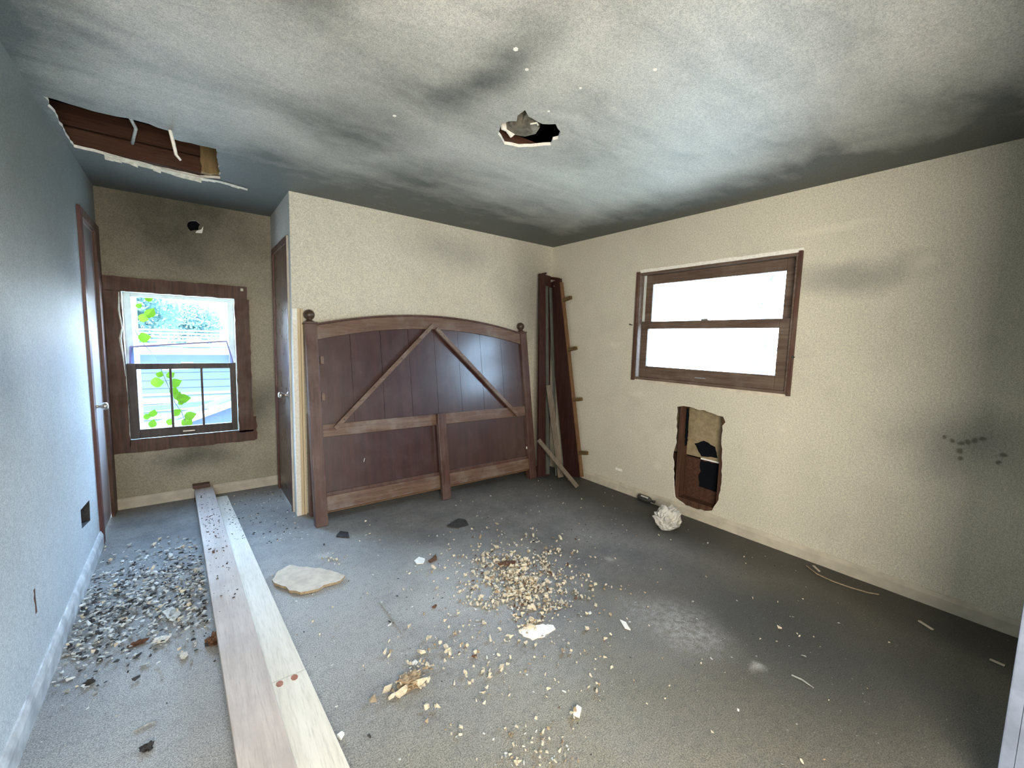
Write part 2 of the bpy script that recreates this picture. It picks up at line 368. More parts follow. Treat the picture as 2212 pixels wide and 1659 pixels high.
def jag(poly, step=.03, amp=.008, seed=0, closed=True):
    """break the straight edges of an outline into ragged ones"""
    rr = random.Random(seed); out = []
    n = len(poly)
    for i in range(n if closed else n-1):
        a = Vector(poly[i]); b = Vector(poly[(i+1) % n]); L = (b-a).length; k = max(1, int(L/step)); nn = Vector((-(b-a).y, (b-a).x)).normalized()
        for j in range(k):
            q = a.lerp(b, j/k) + (nn*rr.uniform(-amp, amp) if j else Vector((0, 0)))
            out.append((q.x, q.y))
    return out
def struct(o): o['kind'] = 'structure'; return o
def rect(x0, y0, x1, y1): return [(x0, y0), (x1, y0), (x1, y1), (x0, y1)]
X, Y, Z = (1, 0, 0), (0, 1, 0), (0, 0, 1)

# ------------------------------------------------------------------ room shell
HB = -1.9   # hall behind the doorway
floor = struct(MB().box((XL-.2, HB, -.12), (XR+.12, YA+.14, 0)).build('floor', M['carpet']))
# ceiling, with the long torn hole and the round one
cp = lambda L, ax=H: [tuple(at(u, v, (0, 0, H), (0, 0, 1)).xy) for u, v in L]
hole1 = jag(cp([(94, 208), (200, 240), (300, 262), (362, 282), (372, 300), (468, 322), (476, 386), (430, 384), (330, 362), (225, 334), (160, 318), (128, 268)]), .035, .008, 3)
hole1 = [(max(x, XL+.012), y) for x, y in hole1]
hole2 = jag(cp([(1076, 290), (1082, 268), (1100, 262), (1116, 262), (1118, 250), (1134, 238), (1142, 252), (1160, 262), (1172, 268), (1200, 268), (1212, 286), (1206, 300), (1194, 303), (1190, 314), (1160, 316), (1120, 318), (1090, 312)]), .03, .004, 5)
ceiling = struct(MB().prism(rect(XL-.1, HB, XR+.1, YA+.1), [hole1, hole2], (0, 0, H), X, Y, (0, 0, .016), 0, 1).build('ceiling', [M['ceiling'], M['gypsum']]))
# attic structure seen through the long hole
MB().box((XL-.1, 3.60, H+.017), (.12, 3.65, H+.115)).build('joist', M['joist'], ceiling, .003)
MB().box((XL-.1, 3.59, H+.122), (.16, 3.65, H+.235)).build('joist', M['joist'], ceiling, .003)
MB().box((XL-.1, 3.0, H+.30), (.5, 3.66, H+.33)).build('attic_board', M['joist'], ceiling)
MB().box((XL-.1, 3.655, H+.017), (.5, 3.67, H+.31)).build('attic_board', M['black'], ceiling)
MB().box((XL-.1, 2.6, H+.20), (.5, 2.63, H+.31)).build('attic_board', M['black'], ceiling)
struct(MB().box((XL-.2, HB-.1, H+.5), (XR+.2, YA+.2, H+.55)).box((XL-.2, HB-.1, H-.3), (XL-.11, YA+.2, H+.5)).box((XR+.11, HB-.1, H-.3), (XR+.2, YA+.2, H+.5)).box((XL-.2, YA+.13, H-.3), (XR+.2, YA+.2, H+.5)).box((XL-.2, HB-.2, H-.3), (XR+.2, HB-.1, H+.55)).build('roof', M['black']))  # unseen roof box added to keep sky light out of the attic
bl = jag(rect(.115, 0.0, .235, .21), .03, .006, 8)
MB().prism(bl, [], (0, 3.57, H+.017), X, Z, (0, .05, 0)).build('wood_block', M['tanblock'], ceiling)
a = at(290, 262, (0, 2.98, 0), Y); b = at(297, 302, (0, 3.5, 0), Y)
MB().tube([Vector((-.17, 3.05, H+.10)), Vector((-.20, 3.2, H+.11)), Vector((-.19, 3.4, H+.13)), Vector((-.22, 3.56, H+.09))], .009, 6).build('cable', M['paper'], ceiling, smooth=True)
# torn pale paper lip along the far edge
tp = [at(u, v, (0, 0, H), Z) for u, v in [(225, 334), (280, 345), (330, 358), (380, 372), (435, 384), (480, 392), (535, 408)]]
pb = MB()
for i in range(len(tp)-1):
    for j in range(3):
        p = tp[i].lerp(tp[i+1], j/3); q = tp[i].lerp(tp[i+1], (j+1)/3); h_ = .028 if i < 4 else .010
        d1 = R.uniform(.6, 1.2)*h_; 
        pb.add([p, q, q+Vector((0, .02, -d1)), p+Vector((0, .02, -d1*R.uniform(.7, 1)))], [(0, 1, 2, 3)])
        pb.add([p+Vector((0, -.002, .004)), q+Vector((0, -.002, .004)), q+Vector((0, -.03, -.003)), p+Vector((0, -.03*R.uniform(.5, 1), -.003))], [(0, 1, 2, 3)])
pb.build('torn_paper', M['paper'], ceiling)
# round hole: box fixture, board, black cavity
c2 = Vector((1.40, 1.74, H))
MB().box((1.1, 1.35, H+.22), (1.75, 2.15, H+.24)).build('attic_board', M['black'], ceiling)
MB().box((1.15, 1.885, H+.017), (1.75, 1.92, H+.055)).build('joist', M['joist'], ceiling, .003)
MB().prism(jag([tuple(at(u, v, (0, 1.80, 0), Y).xz) for u, v in ((1084, 266), (1118, 255), (1116, 284), (1106, 296), (1096, 282), (1086, 278))], .02, .003, 4), [], (0, 1.80, 0), X, Z, (0, .012, 0)).build('gypsum_scrap', M['gypsum'], ceiling)
jb = empty('junction_box', tuple(c2+Vector((-.035, .0, .02)))); jb.parent = ceiling
t = plain('rusty_grey_box_metal', (.17, .15, .11), .6, .4, .4, 30, Metallic=.3)
q = MB(); rings = [(.0, .050), (.012, .082), (.05, .088), (.10, .07), (.16, .05)]
q.tube([(0, 0, z-.02) for z, r in rings], [r for z, r in rings], 8); q.build('box_shell', t, jb, smooth=False)
MB().beam((-.02, -.02, -.015), (-.06, -.12, .0), .03, .012).build('bracket', t, jb, .002)
MB().tube([(-.02, -.08, -.022), (.0, -.105, -.02), (.02, -.09, -.018)], .004, 6).build('wire', M['paper'], jb)
pt = MB()
for (u, v) in ((1114, 106), (1138, 150), (1254, 190), (1415, 150), (852, 250), (1185, 240)):
    p = at(u, v, (0, 0, H), Z); r_ = R.uniform(.006, .010)
    pt.prism(jag([(r_*math.cos(k*1.05), r_*math.sin(k*1.05)) for k in range(6)], .01, .001, u), [], (p.x, p.y, H-.0015), X, Y, (0, 0, .0015))
pt.build('bare_plaster_fleck', M['gypsum'], ceiling)

# walls
struct(MB().box((XC-.0, YB, 0), (XR+.012, YB+.012, H)).box((XC+.012, YB+.012, 0), (XR, YB+.09, H)).build('wall_back', M['wb']))
struct(MB().box((XC, YB+.012, 2.13), (XC+.012, YA, H)).box((XC, YB+.012, 0), (XC+.012, 3.60, 2.13)).box((XC, 4.30, 0), (XC+.012, YA, 2.13)).build('wall_return', M['wn']))
WIN1 = (-.40, .345, .53, 1.71)     # x0, x1, z0, z1 of the alcove window opening
ah = jag([tuple(at(u, v, (0, YA, 0), Y).xz) for u, v in ((404, 488), (408, 478), (424, 477), (432, 484), (428, 497), (412, 499))], .02, .004, 2)
wa = struct(MB().prism(rect(XL, 0, XC+.012, H), [rect(WIN1[0], WIN1[2], WIN1[1], WIN1[3]), ah], (0, YA, 0), X, Z, (0, .013, 0), 0, 1).build('wall_alcove', [M['wa'], M['gypsum']]))
MB().prism(rect(XL-.1, -.3, XC+.5, H+.3), [rect(WIN1[0], WIN1[2], WIN1[1], WIN1[3])], (0, YA+.09, 0), X, Z, (0, .03, 0)).build('outer_sheathing', M['black'], wa)
p = at(425, 500, (0, YA, 0), Y)
MB().prism(jag([(p.x-.01, p.z-.012), (p.x+.035, p.z-.008), (p.x+.045, p.z+.05), (p.x+.03, p.z+.02), (p.x, p.z+.006)], .02, .002, 4), [], (0, YA-.003, 0), X, Z, (0, .003, 0)).build('bare_plaster_patch', M['gypsum'], wa)
# left wall with the closet door opening and an open outlet box
oz = at(185, 1105, (XL, 0, 0), X)
oh = [tuple(at(u, v, (XL, 0, 0), X).yz) for u, v in ((174, 1102), (193, 1080), (195, 1124), (177, 1142))]
wl = struct(MB().prism([(HB, 0), (3.70, 0), (3.70, 2.11), (4.31, 2.11), (4.31, 0), (YA+.012, 0), (YA+.012, H), (HB, H)], [oh], (XL, 0, 0), Y, Z, (-.10, 0, 0), 0, 1).build('wall_left', [M['wl'], M['flake_dark']]))  # dark hole sides paint the shade inside the outlet recess
MB().box((XL-.102, oz.y-.12, oz.z-.12), (XL-.09, oz.y+.12, oz.z+.12)).build('outlet_box_back', M['black'], wl)
p = at(76, 1300, (XL, 0, 0), X)
MB().prism(jag(rect(p.y-.008, p.z-.045, p.y+.009, p.z+.05), .015, .005, 5), [], (XL+.001, 0, 0), Y, Z, (-.001, 0, 0)).build('rust_mark', M['crumb_rust'], wl)
# right wall with window opening and the broken hole
WIN2 = (1.12, 2.375, 1.10, 2.035)   # y0, y1, z0, z1
rp_ = lambda L, x=XR: [tuple(at(u, v, (x, 0, 0), X).yz) for u, v in L]
rh = jag(rp_([(1461, 879), (1476, 877), (1500, 882), (1530, 890), (1562, 900), (1567, 912), (1560, 920), (1558, 960), (1560, 1000), (1556, 1060), (1552, 1080), (1538, 1103), (1520, 1104), (1480, 1092), (1458, 1075), (1455, 1040), (1453, 980), (1460, 955)]), .03, .006, 9)
wr = struct(MB().prism(rect(YR, 0, YB, H), [rect(WIN2[0], WIN2[2], WIN2[1], WIN2[3]), rh], (XR, 0, 0), Y, Z, (.013, 0, 0), 0, 1).build('wall_right', [M['wr'], M['gypsum']]))
xs = XR+.105
fh = jag(rp_([(1500, 955), (1520, 951), (1545, 966), (1549, 995), (1548, 1050), (1510, 1040), (1508, 985)], xs), .03, .005, 6)
MB().prism(rect(YR-.1, -.3, YB+.2, H+.3), [rect(WIN2[0], WIN2[2], WIN2[1], WIN2[3])], (xs+.035, 0, 0), Y, Z, (.03, 0, 0)).build('outer_sheathing', M['black'], wr)
zt = at(1500, 985, (xs, 0, 0), X).z
fh2 = [q for q in fh]
MB().prism(rect(1.4, zt, 2.05, 1.02), [], (xs, 0, 0), Y, Z, (.01, 0, 0)).build('tan_sheathing', M['sheath'], wr)
tear = jag(rp_([(1500, 958), (1520, 952), (1545, 966), (1550, 989), (1515, 986)], xs-.003), .02, .004, 6)
MB().prism(tear, [], (xs-.003, 0, 0), Y, Z, (.002, 0, 0)).build('cavity_dark', M['black'], wr)  # black sheet in place of the dark hole through the sheathing
MB().box((xs-.004, 1.4, 0), (xs+.02, 2.05, zt-.012)).build('lower_sheathing', M['joist'], wr)
MB().box((xs-.012, 1.585, zt-.01), (xs-.004, 1.74, zt+.002)).build('light_gap_strip', M['gypsum'], wr)
MB().prism(jag(rect(1.585, .24, 1.74, zt-.015), .03, .01, 3), [], (xs-.008, 0, 0), Y, Z, (.003, 0, 0)).build('cavity_dark', M['black'], wr)  # lower part of the hole's darkness, laid on as a black sheet
MB().box((XR+.014, 1.87, 0), (XR+.10, 1.905, 1.08)).build('stud', M['stud'], wr, .002)
MB().box((XR+.014, 1.515, 0), (XR+.10, 1.55, 1.08)).build('stud', M['stud'], wr, .002)
MB().box((XR+.014, 1.55, 0), (XR+.10, 1.87, .13)).build('sole_plate', M['stud'], wr, .002)
MB().prism(jag([tuple(q) for q in rp_([(1476, 881), (1484, 883), (1482, 930), (1480, 960), (1475, 965)], XR+.02)], .015, .004, 12), [], (XR+.05, 0, 0), Y, Z, (.004, 0, 0)).build('cavity_dark', M['black'], wr)
# small things on the right wall
p = at(1337, 1014, (XR, 0, 0), X)
tag(MB().box((XR-.006, p.y-.038, p.z-.012), (XR, p.y+.038, p.z+.012)).build('wall_plate', M['gypsum'], None, .002), 'small white rectangular plate low on the right wall between rails and hole', 'wall plate')
p = at(1715, 772, (XR, 0, 0), X)
nb = MB(); nb.tube([p, p+Vector((-.02, 0, .004))], .005, 8); nb.tube([p+Vector((-.02, 0, .004)), p+Vector((-.022, 0, .004))], .009, 8)
tag(nb.build('nail', M['flake_dark']), 'dark nail in the plaster right of the right window', 'nail')
p = at(1366, 702, (XR, 0, 0), X)
nb = MB(); nb.tube([p, p+Vector((-.022, .01, .004))], .004, 8); nb.tube([p+Vector((-.022, .01, .004)), p+Vector((-.024, .011, .004))], .008, 8)
tag(nb.build('nail', M['flake_dark']), 'thin nail in the plaster left of the right window', 'nail')
# rear wall, camera's doorway widened to pass the fill light, and the hall
struct(MB().prism([(XL, 0), (-.42, 0), (-.42, 2.1), (1.95, 2.1), (1.95, 0), (XR, 0), (XR, H), (XL, H)], [], (0, YR-.1, 0), X, Z, (0, .1, 0)).build('wall_rear', M['wn']))
struct(MB().box((XL-.1, HB-.1, 0), (2.3, HB, H)).box((2.2, HB, 0), (2.3, YR-.1, H)).build('wall_hall', M['wn']))
d3 = struct(empty('door_3', (1.95, YR, 0)))
MB().box((-.012, -.11, 0), (0, .0, 2.1)).build('jamb', M['greytrim'], d3)
MB().box((-.01, .0, 0), (.06, .031, 2.16)).build('door_casing', M['greytrim'], d3, .004)
MB().box((-2.42, .0, 2.1), (-.01, .022, 2.16)).build('door_casing', M['greytrim'], d3, .004)

# baseboards
def baseboard(name, a, b, nrm, mat, h=.085, d=.016):
    a = Vector(a); b = Vector(b); n = Vector(nrm)
    q = MB(); prof = [(0, 0), (d, 0), (d, h*.72), (d*.75, h*.86), (d*.35, h), (0, h)]
    L = (b-a).length; k = max(2, int(L/.06)); vs = []; rr = random.Random(int(L*100))
    for i in range(k+1):
        p = a.lerp(b, i/k)
        for dx, dz in prof: vs.append(p+n*(dx+(rr.uniform(-.0012, .0012) if dx else 0))+Vector((0, 0, dz+(rr.uniform(-.0015, .0015) if dz else 0))))
    m_ = len(prof); fs = []
    for i in range(k):
        for j in range(m_): fs.append((i*m_+j, i*m_+(j+1) % m_, (i+1)*m_+(j+1) % m_, (i+1)*m_+j))
    fs += [tuple(range(m_)), tuple(k*m_+j for j in range(m_))]
    q.add(vs, fs); return struct(q.build(name, mat))
baseboard('baseboard_right', (XR, YR, 0), (XR, YB, 0), (-1, 0, 0), M['base'])
baseboard('baseboard_back', (XC+.09, YB, 0), (XR, YB, 0), (0, -1, 0), M['base'])
baseboard('baseboard_alcove', (XL, YA, 0), (XC, YA, 0), (0, -1, 0), M['base'])
baseboard('baseboard_left', (XL, YR, 0), (XL, 3.69, 0), (1, 0, 0), M['base_left'], .10)

# doors
d1 = struct(empty('door_1', (XL, 3.70, 0)))
MB().box((-.005, -.005, 0), (.016, .062, 2.15)).build('door_casing', M['redcasing'], d1, .003)
MB().box((-.005, .53, 0), (.016, .688, 2.15)).build('door_casing', M['casing'], d1, .003)
MB().box((-.005, .062, 2.09), (.016, .53, 2.15)).build('door_casing', M['casing'], d1, .003)
MB().box((-.045, .055, .01), (-.008, .56, 2.09)).build('door_slab', M['door'], d1, .003)
def knob(parent, loc, sgn, mat):
    k = MB(); prof = [(0, .026), (.004, .028), (.010, .016), (.022, .010), (.036, .011), (.044, .019), (.056, .025), (.068, .024), (.074, .016), (.076, .004)]
    k.tube([(sgn*d, 0, 0) for d, r in prof], [r for d, r in prof], 20)
    return k.build('door_knob', mat, parent, smooth=True, loc=loc)
knob(d1, (-.008, .115, .90), 1, M['metal'])
MB().box((-.006, .055, .86), (.004, .085, .94)).build('latch_plate', M['metal'], d1, .001)
d2 = struct(empty('door_2', (XC, 3.60, 0)))
MB().box((-.012, .0, 0), (.01, .012, 2.14)).build('door_casing', M['base'], d2, .002)
MB().box((-.014, .012, 0), (.01, .05, 2.14)).build('door_casing', M['redcasing'], d2, .003)
MB().box((-.014, .65, 0), (.01, .70, 2.14)).build('door_casing', M['redcasing'], d2, .003)
MB().box((-.014, .05, 2.09), (.01, .65, 2.14)).build('door_casing', M['casing'], d2, .003)
MB().box((-.004, .045, .01), (.034, .655, 2.10)).build('door_slab', M['door2'], d2, .003)
knob(d2, (-.004, .105, .93), -1, M['metal'])

# ------------------------------------------------------------------ windows
def frame_rect(q, ox, a0, a1, b0, b1, wl_, wr_, wb_, wt_, depth, ax):
    """four bars round an opening; ax 'x' = plane of constant y, 'y' = plane of constant x"""
    def bx(p0, p1, r0_, r1_):
        if ax == 'x': q.box((p0, ox, r0_), (p1, ox+depth, r1_))
        else: q.box((ox, p0, r0_), (ox+depth, p1, r1_))
    bx(a0, a0+wl_, b0, b1); bx(a1-wr_, a1, b0, b1); bx(a0+wl_, a1-wr_, b0, b0+wb_); bx(a0+wl_, a1-wr_, b1-wt_, b1)
    return q
w1 = struct(empty('window_1', (0, 0, 0)))
x0, x1, z0, z1 = WIN1
def rag(ax0, az0, ax1, az1, seed, name='casing_board'):
    return MB().prism(jag(rect(ax0, az0, ax1, az1), .035, .0035, seed), [], (0, YA-.018, 0), X, Z, (0, .018, 0)).build(name, M['casing'], w1)
rag(-.492, z1-.012, .425, 1.805, 1); rag(-.492, .445, x0+.012, z1-.012, 2); rag(x1-.012, .53, .44, z1-.012, 3); rag(x0+.012, .445, .452, z0+.015, 4)
MB().prism(jag(rect(.40, .45, .468, .66), .03, .006, 9), [], (0, YA-.006, 0), X, Z, (0, .006, 0)).build('casing_scrap', M['casing'], w1)
MB().box((x0-.02+.8, YA-.021, 1.768), (x0+.80, YA-.018, 1.79)).build('tape_bit', M['paper'], w1)
jl = MB(); jl.box((x0, YA-.002, z0), (x0+.014, YA+.12, z1)); jl.box((x1-.014, YA-.002, z0), (x1, YA+.12, z1)); jl.box((x0, YA-.002, z1-.014), (x1, YA+.12, z1)); jl.box((x0, YA-.002, z0), (x1, YA+.12, z0+.012))
jl.build('jamb_liner', M['vinyl'], w1)
frame_rect(MB(), YA+.075, x0+.014, x1-.014, z0+.012, z1-.014, .045, .045, .03, .03, .02, 'x').build('storm_frame', M['vinyl'], w1, .002)
zs = 1.145
s1 = frame_rect(MB(), YA+.008, x0+.016, x1-.018, z0+.018, zs, .056, .045, .072, .045, .03, 'x').build('lower_sash', M['sash'], w1, .003)
MB().box((x0+.07, YA+.020, z0+.088), (x1-.06, YA+.024, zs-.042)).build('glass_pane', M['glass'], s1)
for u in (370, 437):
    p = at(u, 840, (0, YA+.01, 0), Y); MB().box((p.x-.008, YA+.010, z0+.085), (p.x+.008, YA+.034, zs-.04)).build('muntin', M['sash'], s1, .002)
MB().box((-.06, YA+.0, z0+.045), (.02, YA+.01, z0+.055)).build('sash_lift', M['metal'], s1, .001)
MB().box((-.05, YA-.0, zs), (.03, YA+.03, zs+.008)).build('sash_lock', M['metal'], s1, .001)
# loose inner pane, tilted back behind the sash
tl = at(282, 749, (0, YA+.10, 0), Y); tr_ = at(489, 737, (0, YA+.10, 0), Y)
tp_ = struct(empty('trim_1', (0, 0, 0))) if False else None
ts = MB(); A_ = [Vector((tl.x, YA+.072, tl.z)), Vector((tr_.x, YA+.072, tr_.z)), Vector((x1-.03, YA+.045, zs-.02)), Vector((x0+.035, YA+.045, zs-.02))]
ts.beam(A_[0], A_[1], .012, .012, Z); ts.beam(A_[1], A_[2], .01, .01, X); ts.beam(A_[0], A_[3], .01, .01, X)
tb = ts.build('tilted_sash', M['violet'], w1)
MB().add(A_+[a_+Vector((0, .003, 0)) for a_ in A_], [(0, 1, 2, 3), (7, 6, 5, 4), (0, 1, 5, 4), (1, 2, 6, 5), (2, 3, 7, 6), (3, 0, 4, 7)]).build('glass_pane', M['haze'], tb)
# curled white strip hanging down the left side
MB().tube([(x0+.002, YA-.02, 1.69), (x0-.004, YA-.024, 1.55), (x0+.008, YA-.022, 1.42), (x0-.006, YA-.028, 1.34), (x0+.004, YA-.022, 1.2), (x0+.01, YA-.02, 1.05)], [.003, .006, .005, .009, .005, .002], 6).build('peeling_strip', M['paper'], w1)

w2 = struct(empty('window_2', (0, 0, 0)))
y0, y1, z0, z1 = WIN2
q = MB(); q.box((XR-.012, y1-.022, z0-.01), (XR+.14, y1+.004, z1+.0)); q.box((XR-.012, y0-.004, z0-.01), (XR+.14, y0+.018, z1)); q.box((XR-.008, y0, z1-.02), (XR+.14, y1, z1)); q.box((XR-.008, y0, z0-.01), (XR+.14, y1, z0+.012))
q.build('window_frame', M['sash2'], w2, .002)
q = MB(); q.box((XR-.022, y1-.012, z0-.02), (XR, y1+.016, z1+.01)); q.build('casing_board', M['casing'], w2, .003)
q = MB(); q.box((XR-.018, y0-.02, z0-.02), (XR, y0+.004, z1+.01)); q.build('casing_board', M['casing'], w2, .003)
MB().prism(jag(rect(y0-.02, z1+.001, y1-.01, z1+.028), .05, .003, 3), [], (XR-.004, 0, 0), Y, Z, (.004, 0, 0)).build('caulk_strip', M['gypsum'], w2)
MB().prism(jag(rect(y0, z0-.03, y1-.1, z0-.01), .05, .003, 4), [], (XR-.004, 0, 0), Y, Z, (.004, 0, 0)).build('caulk_strip', M['slab'], w2)
q = MB(); q.box((XR+.045, y1-.045, z0+.012), (XR+.06, y1-.022, z1-.02)); q.build('jamb_liner', M['vinyl'], w2)
MB().box((XR+.055, y0+.02, z1-.035), (XR+.065, y1-.03, z1-.029)).build('sash_track', M['vinyl'], w2)
def gl_rect(px, x):
    P = [at(u, v, (x, 0, 0), X) for u, v in px]
    ys = [p.y for p in P]; zs_ = [p.z for p in P]
    return min(ys), max(ys), (zs_[2]+zs_[3])/2, (zs_[0]+zs_[1])/2
xl_ = XR+.01
gy0, gy1, gz0, gz1 = gl_rect([(1402, 713), (1682, 705), (1674, 808), (1395, 793)], xl_)
zm = gz1+.064
s2 = frame_rect(MB(), xl_-.005, y0+.02, y1-.05, z0+.012, zm, gy0-y0-.02, y1-.05-gy1, gz0-z0-.012, .064, .032, 'y').build('lower_sash', M['sash2'], w2, .004)
MB().box((xl_+.01, gy0-.005, gz0-.005), (xl_+.014, gy1+.005, gz1+.005)).build('glass_pane', M['glass'], s2)
MB().box((xl_-.014, 1.70, z0+.045), (xl_-.004, 1.79, z0+.053)).build('sash_lift', M['metal'], s2, .001)
MB().box((xl_-.005, 1.72, zm), (xl_+.025, 1.775, zm+.012)).build('sash_lock', M['metal'], s2, .001)
xu = XR+.055
hy0, hy1, hz0, hz1 = gl_rect([(1412, 612), (1697, 588), (1690, 690), (1408, 700)], xu)
s3 = frame_rect(MB(), xu-.005, y0+.02, y1-.02, zm-.03, z1-.02, max(.02, hy0-y0-.02), y1-.02-hy1, .03, z1-.02-hz1, .03, 'y').build('upper_sash', M['sash2'], w2, .004)
MB().box((xu+.01, hy0-.01, hz0-.03), (xu+.014, hy1+.01, hz1+.005)).build('glass_pane', M['glass'], s3)

# ------------------------------------------------------------------ headboard leaning on the back wall
TH = math.radians(9.2); FY = 3.205
hbn = Vector((0, -math.cos(TH), math.sin(TH)))           # front normal
hb = empty('headboard', (1.745, FY, 0), (-TH, 0, 0))
tag(hb, 'mahogany arched king size headboard, its unfinished side out, leaning against the back wall', 'headboard')
def hp(u, v, d=0.):
    """local (x, z) of a spot on the headboard's front plane"""
    p = at(u, v, Vector((1.745, FY, 0))+hbn*d, hbn); p = p-Vector((1.745, FY, 0))
    return (p.x, p.y*math.sin(TH)+p.z*math.cos(TH))
xlp = (hp(688, 1000)[0]+hp(672, 720)[0])/2; xrp = (hp(1150, 1000)[0]+hp(1130, 740)[0])/2
print('hb', xlp, xrp, hp(690, 1135), hp(673, 700), hp(1130, 718), hp(900, 684), hp(705, 911), hp(1132, 880), hp(705, 1062), hp(705, 1096), hp(960, 1080))
ztop = (hp(673, 698)[1]+hp(1130, 720)[1])/2
def finial(parent, x, z, r=.040, y=.03):
    k = MB(); prof = [(0, .034), (.006, .036), (.012, .030), (.018, .020), (.024, .021)]
    for i in range(11):
        a = -1.15+(1.15+math.pi/2)*i/10; prof.append((.024+r*.91+r*math.sin(a), max(.001, r*math.cos(a))))
    k.tube([(0, 0, h_) for h_, _ in prof], [r_ for _, r_ in prof], 20)
    return k.build('ball_finial', M['ball'], parent, smooth=True, loc=(x, y, z))
for x in (xlp, xrp):
    MB().box((x-.043, -.012, 0), (x+.043, .065, ztop)).build('post', M['hbpost'], hb, .006)
    MB().box((x-.048, -.017, ztop-.0), (x+.048, .070, ztop+.012)).build('post_cap', M['hbpost'], hb, .004)
    finial(hb, x, ztop+.012)
xa, xb = xlp+.04, xrp-.04
def arch(x, ends, mid): 
    s_ = (x-(xa+xb)/2)/((xb-xa)/2); return ends+(mid-ends)*(1-s_*s_)
ze = (hp(695, 703)[1]+hp(1120, 722)[1])/2; zmid = hp(905, 684)[1]
N = 28; outer = [(xa+(xb-xa)*i/N, arch(xa+(xb-xa)*i/N, ze, zmid)) for i in range(N+1)]; wd = .105
inner = [(x, z-wd) for x, z in reversed(outer)]
MB().prism(outer+inner, [], (0, 0, 0), X, Z, (0, .045, 0)).build('arched_top_rail', M['hbrail'], hb)
MB().prism([(x, z+.002) for x, z in outer]+[(x, z+.016) for x, z in reversed(outer)], [], (0, -.006, 0), X, Z, (0, .06, 0)).build('cap_moulding', M['hbpost'], hb)
mz1 = (hp(705, 913)[1]+hp(1132, 880)[1])/2; mz0 = (hp(705, 938)[1]+hp(1132, 902)[1])/2
bz1 = (hp(705, 1064)[1]+hp(1140, 997)[1])/2; bz0 = (hp(705, 1094)[1]+hp(1140, 1022)[1])/2
print('rails', mz0, mz1, bz0, bz1, ztop, ze, zmid)
# upper panel of vertical planks
npk = 8
for i in range(npk):
    a = xa+(xb-xa)*i/npk+.0012; b = xa+(xb-xa)*(i+1)/npk-.0012
    top = [(a+(b-a)*k/3, arch(a+(b-a)*k/3, ze, zmid)-wd+.01) for k in range(4)]
    MB().prism([(a, mz1-.01), (b, mz1-.01)]+top[::-1], [], (0, .014, 0), X, Z, (0, .012, 0)).build('upper_panel_plank', M['hb'], hb)
MB().box((xa, .024, mz1-.01), (xb, .03, ze-wd)).build('panel_backing', M['hb'], hb)
MB().box((xa, .0, mz0), (xb, .045, mz1)).build('middle_rail', M['hbrail'], hb, .003)
xcn = (hp(950, 900)[0]+hp(960, 1060)[0])/2
MB().box((xa, .016, bz1), (xcn, .028, mz0)).build('lower_panel', M['hb'], hb)
MB().box((xcn, .016, bz1), (xb, .028, mz0)).build('lower_panel', M['hb'], hb)
MB().box((xa, .004, bz1), (xb, .02, bz1+.028)).build('panel_moulding', M['hbpost'], hb, .003)
MB().box((xa, .0, bz0), (xb, .045, bz1)).build('bottom_rail', M['hbrail'], hb, .003)
MB().box((xa, .012, bz0-.014), (xb, .03, bz0-.004)).build('bottom_bead', M['railedge'], hb, .002)
MB().box((xcn-.04, -.045, 0), (xcn+.04, -.001, hp(950, 893, .04)[1])).build('centre_leg', M['hbpost'], hb, .004)
ap = hp(938, 702, .02); l0 = hp(724, 926, .02); r0_ = hp(1118, 896, .02)
for (q0, q1) in ((l0, (ap[0]-.01, ap[1])), (r0_, (ap[0]+.02, ap[1]-.03))):
    a = Vector((q0[0], -.014, q0[1])); b = Vector((q1[0], -.014, q1[1]))
    MB().beam(a, b, .034, .026, (1, 0, 0)).build('diagonal_batten', M['hbrail'], hb, .002)
    for k in (.08, .36, .64, .92):
        p = a.lerp(b, k); MB().tube([p+Vector((0, -.0125, 0)), p+Vector((0, -.0145, 0))], .005, 8).build('screw_head', M['flake_dark'], hb)
for (u, v) in ((692, 778), (695, 857)):
    p = hp(u, v); MB().box((p[0]+.0, -.008, p[1]-.03), (p[0]+.022, .0, p[1]+.03)).build('glue_block', M['hbrail'], hb, .002)
p = hp(1136, 967); MB().box((p[0]-.006, -.0135, p[1]-.013), (p[0]+.006, -.012, p[1]+.013)).build('paper_tag', M['gypsum'], hb)
p = hp(788, 994); MB().beam((p[0]-.004, .0145, p[1]-.014), (p[0]+.004, .0145, p[1]+.014), .003, .002).build('white_scratch', M['gypsum'], hb)

# footboard standing behind it
fb = empty('footboard', (1.735, 3.425, 0))
tag(fb, 'low dark footboard hidden behind the headboard, only its left post and ball showing', 'footboard')
fx = at(668, 950, (0, 3.43, 0), Y).x-1.715
fz = at(668, 893, (0, 3.43, 0), Y).z
for x in (fx+.012, -fx-.012):
    MB().box((x-.036, 0, 0), (x+.036, .065, fz-.01)).build('post', M['hbpost'], fb, .006)
    finial(fb, x, fz-.01, .036)
MB().box((fx+.04, .015, .12), (-fx-.04, .05, fz-.08)).build('panel', M['hb'], fb, .003)

# cream painted board at the wall corner
cb = empty('painted_board', (.685, 3.4995, 0)); tag(cb, 'tall cream painted board standing at the wall corner left of the headboard', 'board')
MB().box((-.062, .0, .0), (-.028, .022, 1.60)).build('edge_strip', M['gypsum'], cb, .003)
MB().box((-.028, .004, .0), (-.008, .024, 1.60)).build('board_face', M['creamboard'], cb, .002)
MB().box((-.006, .002, .0), (.010, .024, 1.60)).build('board_face', M['creamboard'], cb, .002)

